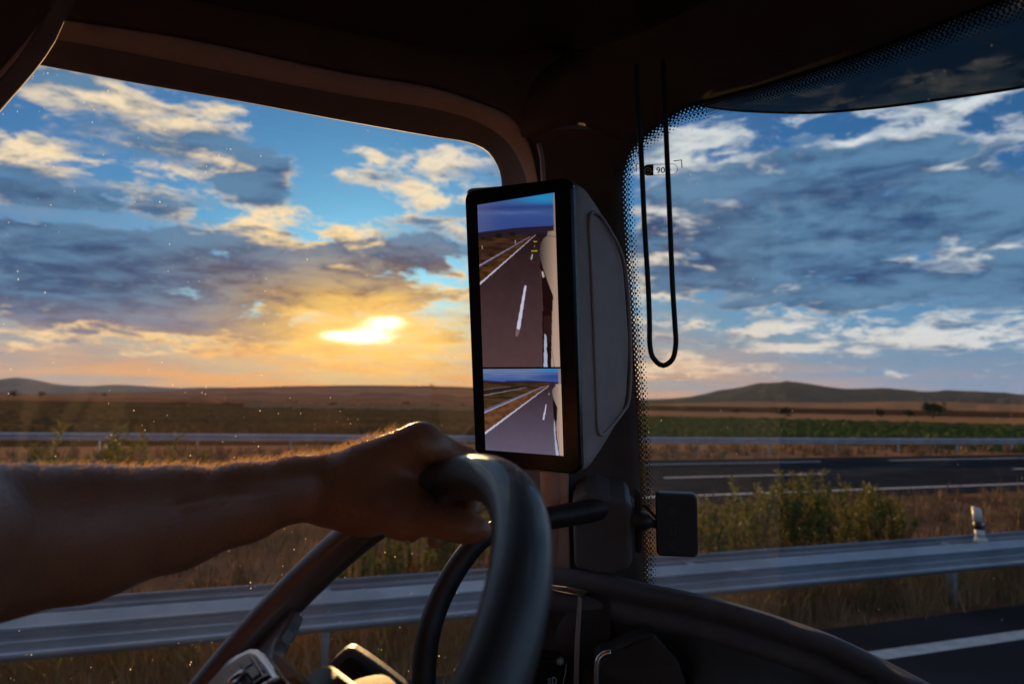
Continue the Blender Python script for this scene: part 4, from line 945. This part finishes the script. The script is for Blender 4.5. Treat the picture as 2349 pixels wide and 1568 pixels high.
# ------------------------------------------------------------------ steering wheel
def K(x, y, z): return EYE + RT * x + UP * y + FW * z
WC = K(-.1612, -.2678, .4736); WN = (RT * -.668 + UP * .708 - FW * .230).normalized()
wa = (LEFT - WN * LEFT.dot(WN)).normalized(); wb = WN.cross(wa)
def onWheel(u, v, off=0.0):
    r = ray(u, v); p0 = WC + WN * off; return EYE + r * ((p0 - EYE).dot(WN) / r.dot(WN))
sw = empty('steering_wheel', WC, 'large dark leather steering wheel with satin chrome spoke trim, gripped by the hand', 'steering wheel')
rimp = [WC + (wa * math.cos(a) + wb * math.sin(a)) * .225 for a in np.linspace(0, 2 * math.pi, 161)[:-1]]
mesh('rim', *tube_geo(rimp, .0192, 24, closed=True), M['leather'], sw)
spo = [(480, 1620), (540, 1500), (590, 1440), (640, 1392), (672, 1388), (655, 1430), (634, 1466), (626, 1492), (640, 1530), (672, 1570), (660, 1760), (430, 1760)]
prism('spoke', [onWheel(u, v, -.004) for u, v in spo], WN * -.016, M['leather'], sw, .004, 3, 60)
bz = [(405, 1605), (439, 1567), (500, 1522), (545, 1497), (574, 1484), (592, 1485), (604, 1494), (622, 1520), (641, 1551), (615, 1563), (575, 1600), (540, 1650), (440, 1650)]
bp = prism('button_panel', [onWheel(u, v, .010) for u, v in bz], WN * -.012, M['chrome'], sw, .0025, 3)
ib = [(470, 1572), (511, 1530), (551, 1504), (571, 1495), (583, 1499), (601, 1520), (618, 1547), (598, 1556), (566, 1580), (530, 1630), (460, 1630)]
prism('panel_inlay', [onWheel(u, v, .0125) for u, v in ib], WN * -.006, M['gloss'], bp, .001, 2)
for q in ([(549, 1514), (570, 1503), (580, 1519), (560, 1532)], [(582, 1502), (586, 1505), (604, 1535), (599, 1537)], [(562, 1535), (582, 1522), (595, 1542), (577, 1556)], [(527, 1535), (545, 1518), (556, 1535), (538, 1552)], [(540, 1556), (558, 1538), (573, 1560), (556, 1578)]):
    prism('button', [onWheel(u, v, .0145) for u, v in q], WN * -.004, M['panelgrey'], bp, .0008, 2)
tube('toggle', [onWheel(520, 1580, .016), onWheel(535, 1562, .020), onWheel(551, 1549, .018), onWheel(556, 1545, .013)], [.0035, .0042, .004, .003], M['chrome'], bp, 10, 16)
# airbag cover: a padded dome, with a rib towards the spoke
vs = []; nr_, nth = 14, 48
for i in range(nr_):
    f = i / (nr_ - 1)
    for j in range(nth):
        a = 2 * math.pi * j / nth; rx, ry = .096, .064
        sup = (abs(math.cos(a)) ** 3 + abs(math.sin(a)) ** 3) ** (-1 / 3)
        vs.append(WC + WN * (-.062 + .046 * (1 - f ** 2.2)) + (wa * math.cos(a) * rx + wb * math.sin(a) * ry) * sup * f)
mesh('airbag_cover', vs, gridfaces(nr_, nth, True), M['hub'], sw)
prism('cover_rib', [onWheel(u, v, .013) for u, v in ((624, 1492), (634, 1494), (655, 1514), (682, 1541), (676, 1552), (655, 1556), (640, 1535))], WN * -.014, M['hub'], sw, .003, 3)
mesh('column', *tube_geo([WC - WN * .005, WC - WN * .12, WC - WN * .40], [.05, .055, .06], 24), M['black'], sw)

# stalk behind the wheel
sk = empty('control_stalk', P(830, 1560, .64), 'black control stalk with a wedge shaped end behind the steering wheel hub', 'stalk')
ol = [(742, 1545), (749, 1531), (766, 1510), (788, 1490), (800, 1484), (813, 1485), (846, 1506), (882, 1532), (932, 1571), (985, 1640), (900, 1690), (800, 1650)]
kn = prism('lever_end', [P(u, v, .60) for u, v in ol], FW * .045 - UP * .016 - RT * .008, M['dash'], sk, .004, 3)
prism('grip_inlay', [P(u, v, .5975) for u, v in ((772, 1540), (790, 1516), (803, 1510), (822, 1518), (862, 1552), (840, 1580), (790, 1575))], FW * .004, M['rubber'], kn, .001, 2)
tube('lever', [P(850, 1600, .63), P(830, 1700, .62), P(760, 1800, .60)], .011, M['black'], sk, 12, 16)

# ------------------------------------------------------------------ the driver's arm and hand: one smooth surface
def sdf_mesh(prims, h, pad=.012):
    ends = np.array([c for pr_ in prims for c in (pr_[0], pr_[1])], float); rmax = max(max(p_[2], p_[3]) for p_ in prims)
    lo = np.min([np.minimum(p_[0], p_[1]) - max(p_[2], p_[3]) for p_ in prims], 0) - pad; hi = np.max([np.maximum(p_[0], p_[1]) + max(p_[2], p_[3]) for p_ in prims], 0) + pad
    N = np.ceil((hi - lo) / h).astype(int) + 1; D = np.full(N, .2, np.float32)
    for a, b, ra_, rb_, k in prims:
        a, b = np.array(a), np.array(b); mg = max(ra_, rb_) + k + .03
        i0 = np.maximum(0, ((np.minimum(a, b) - mg - lo) / h).astype(int)); i1 = np.minimum(N, ((np.maximum(a, b) + mg - lo) / h).astype(int) + 2)
        gx = [lo[q] + h * np.arange(i0[q], i1[q]) for q in range(3)]
        X, Y, Z = np.meshgrid(*gx, indexing='ij'); p_ = np.stack([X, Y, Z], -1).astype(np.float32) - a.astype(np.float32); ba = (b - a).astype(np.float32)
        t_ = np.clip((p_ @ ba) / max(1e-9, ba @ ba), 0, 1); d = np.linalg.norm(p_ - t_[..., None] * ba, axis=-1) - (ra_ + (rb_ - ra_) * t_)
        sl = tuple(slice(i0[q], i1[q]) for q in range(3)); o = D[sl]
        hh = np.maximum(k - np.abs(o - d), 0) / k; D[sl] = np.minimum(o, d) - hh * hh * k * .25
    inside = D < 0
    c = np.zeros(tuple(N - 1), np.int8); corner = [(i, j, k_) for i in (0, 1) for j in (0, 1) for k_ in (0, 1)]
    sub = lambda A, o: A[o[0]:A.shape[0] - 1 + o[0], o[1]:A.shape[1] - 1 + o[1], o[2]:A.shape[2] - 1 + o[2]]
    for o in corner: c += sub(inside, o)
    act = (c > 0) & (c < 8); idx = np.full(act.shape, -1, np.int64); cells = np.argwhere(act); idx[act] = np.arange(len(cells))
    acc = np.zeros((len(cells), 3)); cnt = np.zeros(len(cells))
    for o1 in corner:
        for ax_ in range(3):
            if o1[ax_]: continue
            o2 = list(o1); o2[ax_] = 1
            d1 = D[tuple((cells + o1).T)]; d2 = D[tuple((cells + o2).T)]; x = (d1 < 0) != (d2 < 0)
            t_ = np.where(x, d1 / np.where(x, d1 - d2, 1), 0); q = np.tile(np.array(o1, float), (len(cells), 1)); q[:, ax_] += t_
            acc[x] += q[x]; cnt += x
    V_ = lo + (cells + acc / cnt[:, None]) * h; faces = []
    for ax_ in range(3):
        b_, c_ = (ax_ + 1) % 3, (ax_ + 2) % 3
        s1 = [slice(1, -1)] * 3; s1[ax_] = slice(0, -1); s2 = list(s1); s2[ax_] = slice(1, None)
        A, B = inside[tuple(s1)], inside[tuple(s2)]
        for flip, msk in ((False, A & ~B), (True, ~A & B)):
            e = np.argwhere(msk); off = np.ones(3, int); off[ax_] = 0; e = e + off
            quad = []
            for db, dc in ((0, 0), (1, 0), (1, 1), (0, 1)):
                q = e.copy(); q[:, b_] -= 1 - db; q[:, c_] -= 1 - dc; quad.append(idx[tuple(q.T)])
            Q = np.stack(quad, 1); faces.append(Q[:, ::-1] if flip else Q)
    return V_, np.vstack(faces)
PR_ = []
def cap(a, b, ra_, rb_, k=.012): PR_.append((np.array(a), np.array(b), ra_, rb_, k))
def chain(pts, rad, k=.010):
    for i in range(len(pts) - 1): cap(pts[i], pts[i + 1], rad[i], rad[i + 1], k)
# forearm
fa = [(-420, 1330, .385), (-190, 1275, .43), (0, 1243, .49), (200, 1223, .535), (400, 1190, .58), (560, 1152, .615), (680, 1120, .645), (770, 1118, .66)]
frd = [.050, .055, .0545, .0520, .0430, .0355, .0300, .0295]
fp_ = [P(*q) for q in fa]; frd = [r_ * .97 - .0012 for r_ in frd]; chain(fp_, frd, .014)
cap(P(60, 1222, .50), P(420, 1168, .585), .046, .034, .012)      # the muscle along the top
sh = V(-.36, .62, 2.02)
chain([fp_[0], fp_[0].lerp(sh, .5), sh], [.052, .058, .066], .04)
wr = P(775, 1122, .66)
rimdir = (P(1056, 1095, .595) - P(893, 1171, .67)).normalized()
away = -rimdir * .0215
kn0 = P(968, 1004, .628)
mids = {}
for i in range(4):
    o = away * i + (UP * (-.004 * abs(i - .8))); kk = kn0 + o
    base = wr + away * (i - 1.0) * .45
    cap(base, kk, .0200, .0142 - .0006 * i, .02); mids[i] = kk
cap(wr, kn0 + away * 1.4 - UP * .022, .026, .018, .025)
cap(wr - UP * .004, P(858, 1160, .645), .025, .023, .016)
cap(P(840, 1140, .645), P(925, 1120, .64), .032, .026, .02)
fing = [[(968, 1004, .628), (1072, 1056, .640), (1096, 1122, .642), (1082, 1168, .622)]]
f0 = [P(*q) for q in fing[0]]
lens = [1.0, 1.10, 1.03, .82]; rad0 = [[.0132, .0108, .0096, .0080], [.0134, .0110, .0098, .0082], [.0126, .0103, .0092, .0078], [.0112, .0092, .0084, .0070]]
for i in range(4):
    if i == 0: pts = f0
    else:
        pts = [mids[i]]
        for a, b in zip(f0[:-1], f0[1:]): pts.append(pts[-1] + (b - a) * lens[i])
        pts[3] = pts[3] - UP * (.012 * (i > 1)) - RT * .010
    chain(pts, rad0[i], .007)
for i in range(3): cap(mids[i] + UP * .0035, mids[i] + UP * .0035 + RT * .004, .0118 - .0008 * i, .0112 - .0008 * i, .006)
cap(wr + UP * .014 - FW * .006, kn0 + UP * .004 - RT * .012 - FW * .004, .0075, .0050, .010)
for vp_ in ([(560, 1120, .590), (640, 1104, .612), (720, 1092, .630), (800, 1078, .634), (880, 1060, .630)], [(420, 1160, .545), (500, 1142, .572), (590, 1136, .592), (680, 1128, .618)], [(760, 1102, .636), (830, 1108, .628), (900, 1100, .620)]):
    vv = []
    for (u_, v_, d_) in vp_:
        vv.append(P(u_, v_, d_))
    chain(vv, [.0022] * len(vv), .006)
# knuckle bump and tendon on the near side
cap(kn0 - FW * .004, kn0 + RT * .010 - UP * .006 - FW * .005, .0118, .0105, .008)
cap(P(835, 1060, .645), P(985, 1030, .618), .012, .0075, .02)
th = [P(835, 1150, .635), P(925, 1184, .600), P(1015, 1198, .578), P(1040, 1203, .574), P(1072, 1209, .570), P(1101, 1214, .568)]
chain(th[:3], [.026, .0180, .0122], .012); chain(th[2:], [.0122, .0131, .0124, .0100], .006)
cap(P(880, 1120, .63), P(975, 1158, .600), .021, .010, .012)      # the web between thumb and finger
av, af = sdf_mesh(PR_, .0022)
person = mesh('person', [Vector(p) for p in av], [tuple(int(q) for q in f) for f in af], M['skin'])
mod(person, 'SMOOTH', factor=.5, iterations=6)
tag(person, 'bare arm reaching in from the left, hand closed over the steering wheel rim', 'person')
# fine hair that catches the low sun along the top of the forearm
me = person.data; nrm = np.zeros((len(av), 3)); 
nn = np.array([tuple(v.normal) for v in me.vertices]); rg = np.random.default_rng(5)
ax_ = np.array(fp_[-1] - fp_[2]); L_ = np.linalg.norm(ax_); ax_ /= L_
pos_t = (av - np.array(fp_[2])) @ ax_ / L_
up3 = np.array(UP) * .8 + np.array(FW) * .45
wgt = np.clip(nn @ up3 - .1, 0, 1) ** 1.0 * ((pos_t > -.05) & (pos_t < 1.12)) * np.clip(.06 + pos_t, .05, 1.0)
ids = rg.choice(len(av), 2900, p=wgt / wgt.sum()); hv, hf = [], []
for i in ids:
    n_ = nn[i]; d = n_ * rg.uniform(.35, .9) + ax_ * rg.uniform(-.2, .9) + rg.normal(0, .28, 3); d /= np.linalg.norm(d)
    ln = rg.uniform(.003, .006 + .007 * min(1, max(0, pos_t[i]))); b0 = av[i] - n_ * .0008; b1 = b0 + d * ln * .55; b2 = b0 + (d + ax_ * .4) * ln
    s_ = np.cross(d, np.array(FW)); s_ /= np.linalg.norm(s_) + 1e-9; w_ = .00016
    k = len(hv); hv += [b0 - s_ * w_, b0 + s_ * w_, b1 + s_ * w_ * .8, b1 - s_ * w_ * .8, b2]; hf += [(k, k + 1, k + 2, k + 3), (k + 3, k + 2, k + 4)]
hr = mesh('arm_hair', [Vector(q) for q in hv], hf, M['hair'], person, smooth=False); hr['kind'] = 'stuff'

# ------------------------------------------------------------------ the air
hz = mesh('haze', *boxgeo((0, 0, 158.5), (Vector((1, 0, 0)), Vector((0, 1, 0)), Vector((0, 0, 1))), (19100, 19100, 320)), bpy.data.materials.new('haze air'), smooth=False)
hm_ = hz.data.materials[0]; hm_.use_nodes = True; t = NT(hm_.node_tree); t.n.clear()
o = t.add('ShaderNodeOutputMaterial'); pv = t.add('ShaderNodeVolumePrincipled'); pv.inputs['Density Attribute'].default_value = ''
pv.inputs['Color'].default_value = (.80, .86, .95, 1); pv.inputs['Density'].default_value = 2.4e-5; pv.inputs['Anisotropy'].default_value = .2
t.l.new(pv.outputs[0], o.inputs['Volume']); tag(hz, kind='stuff')
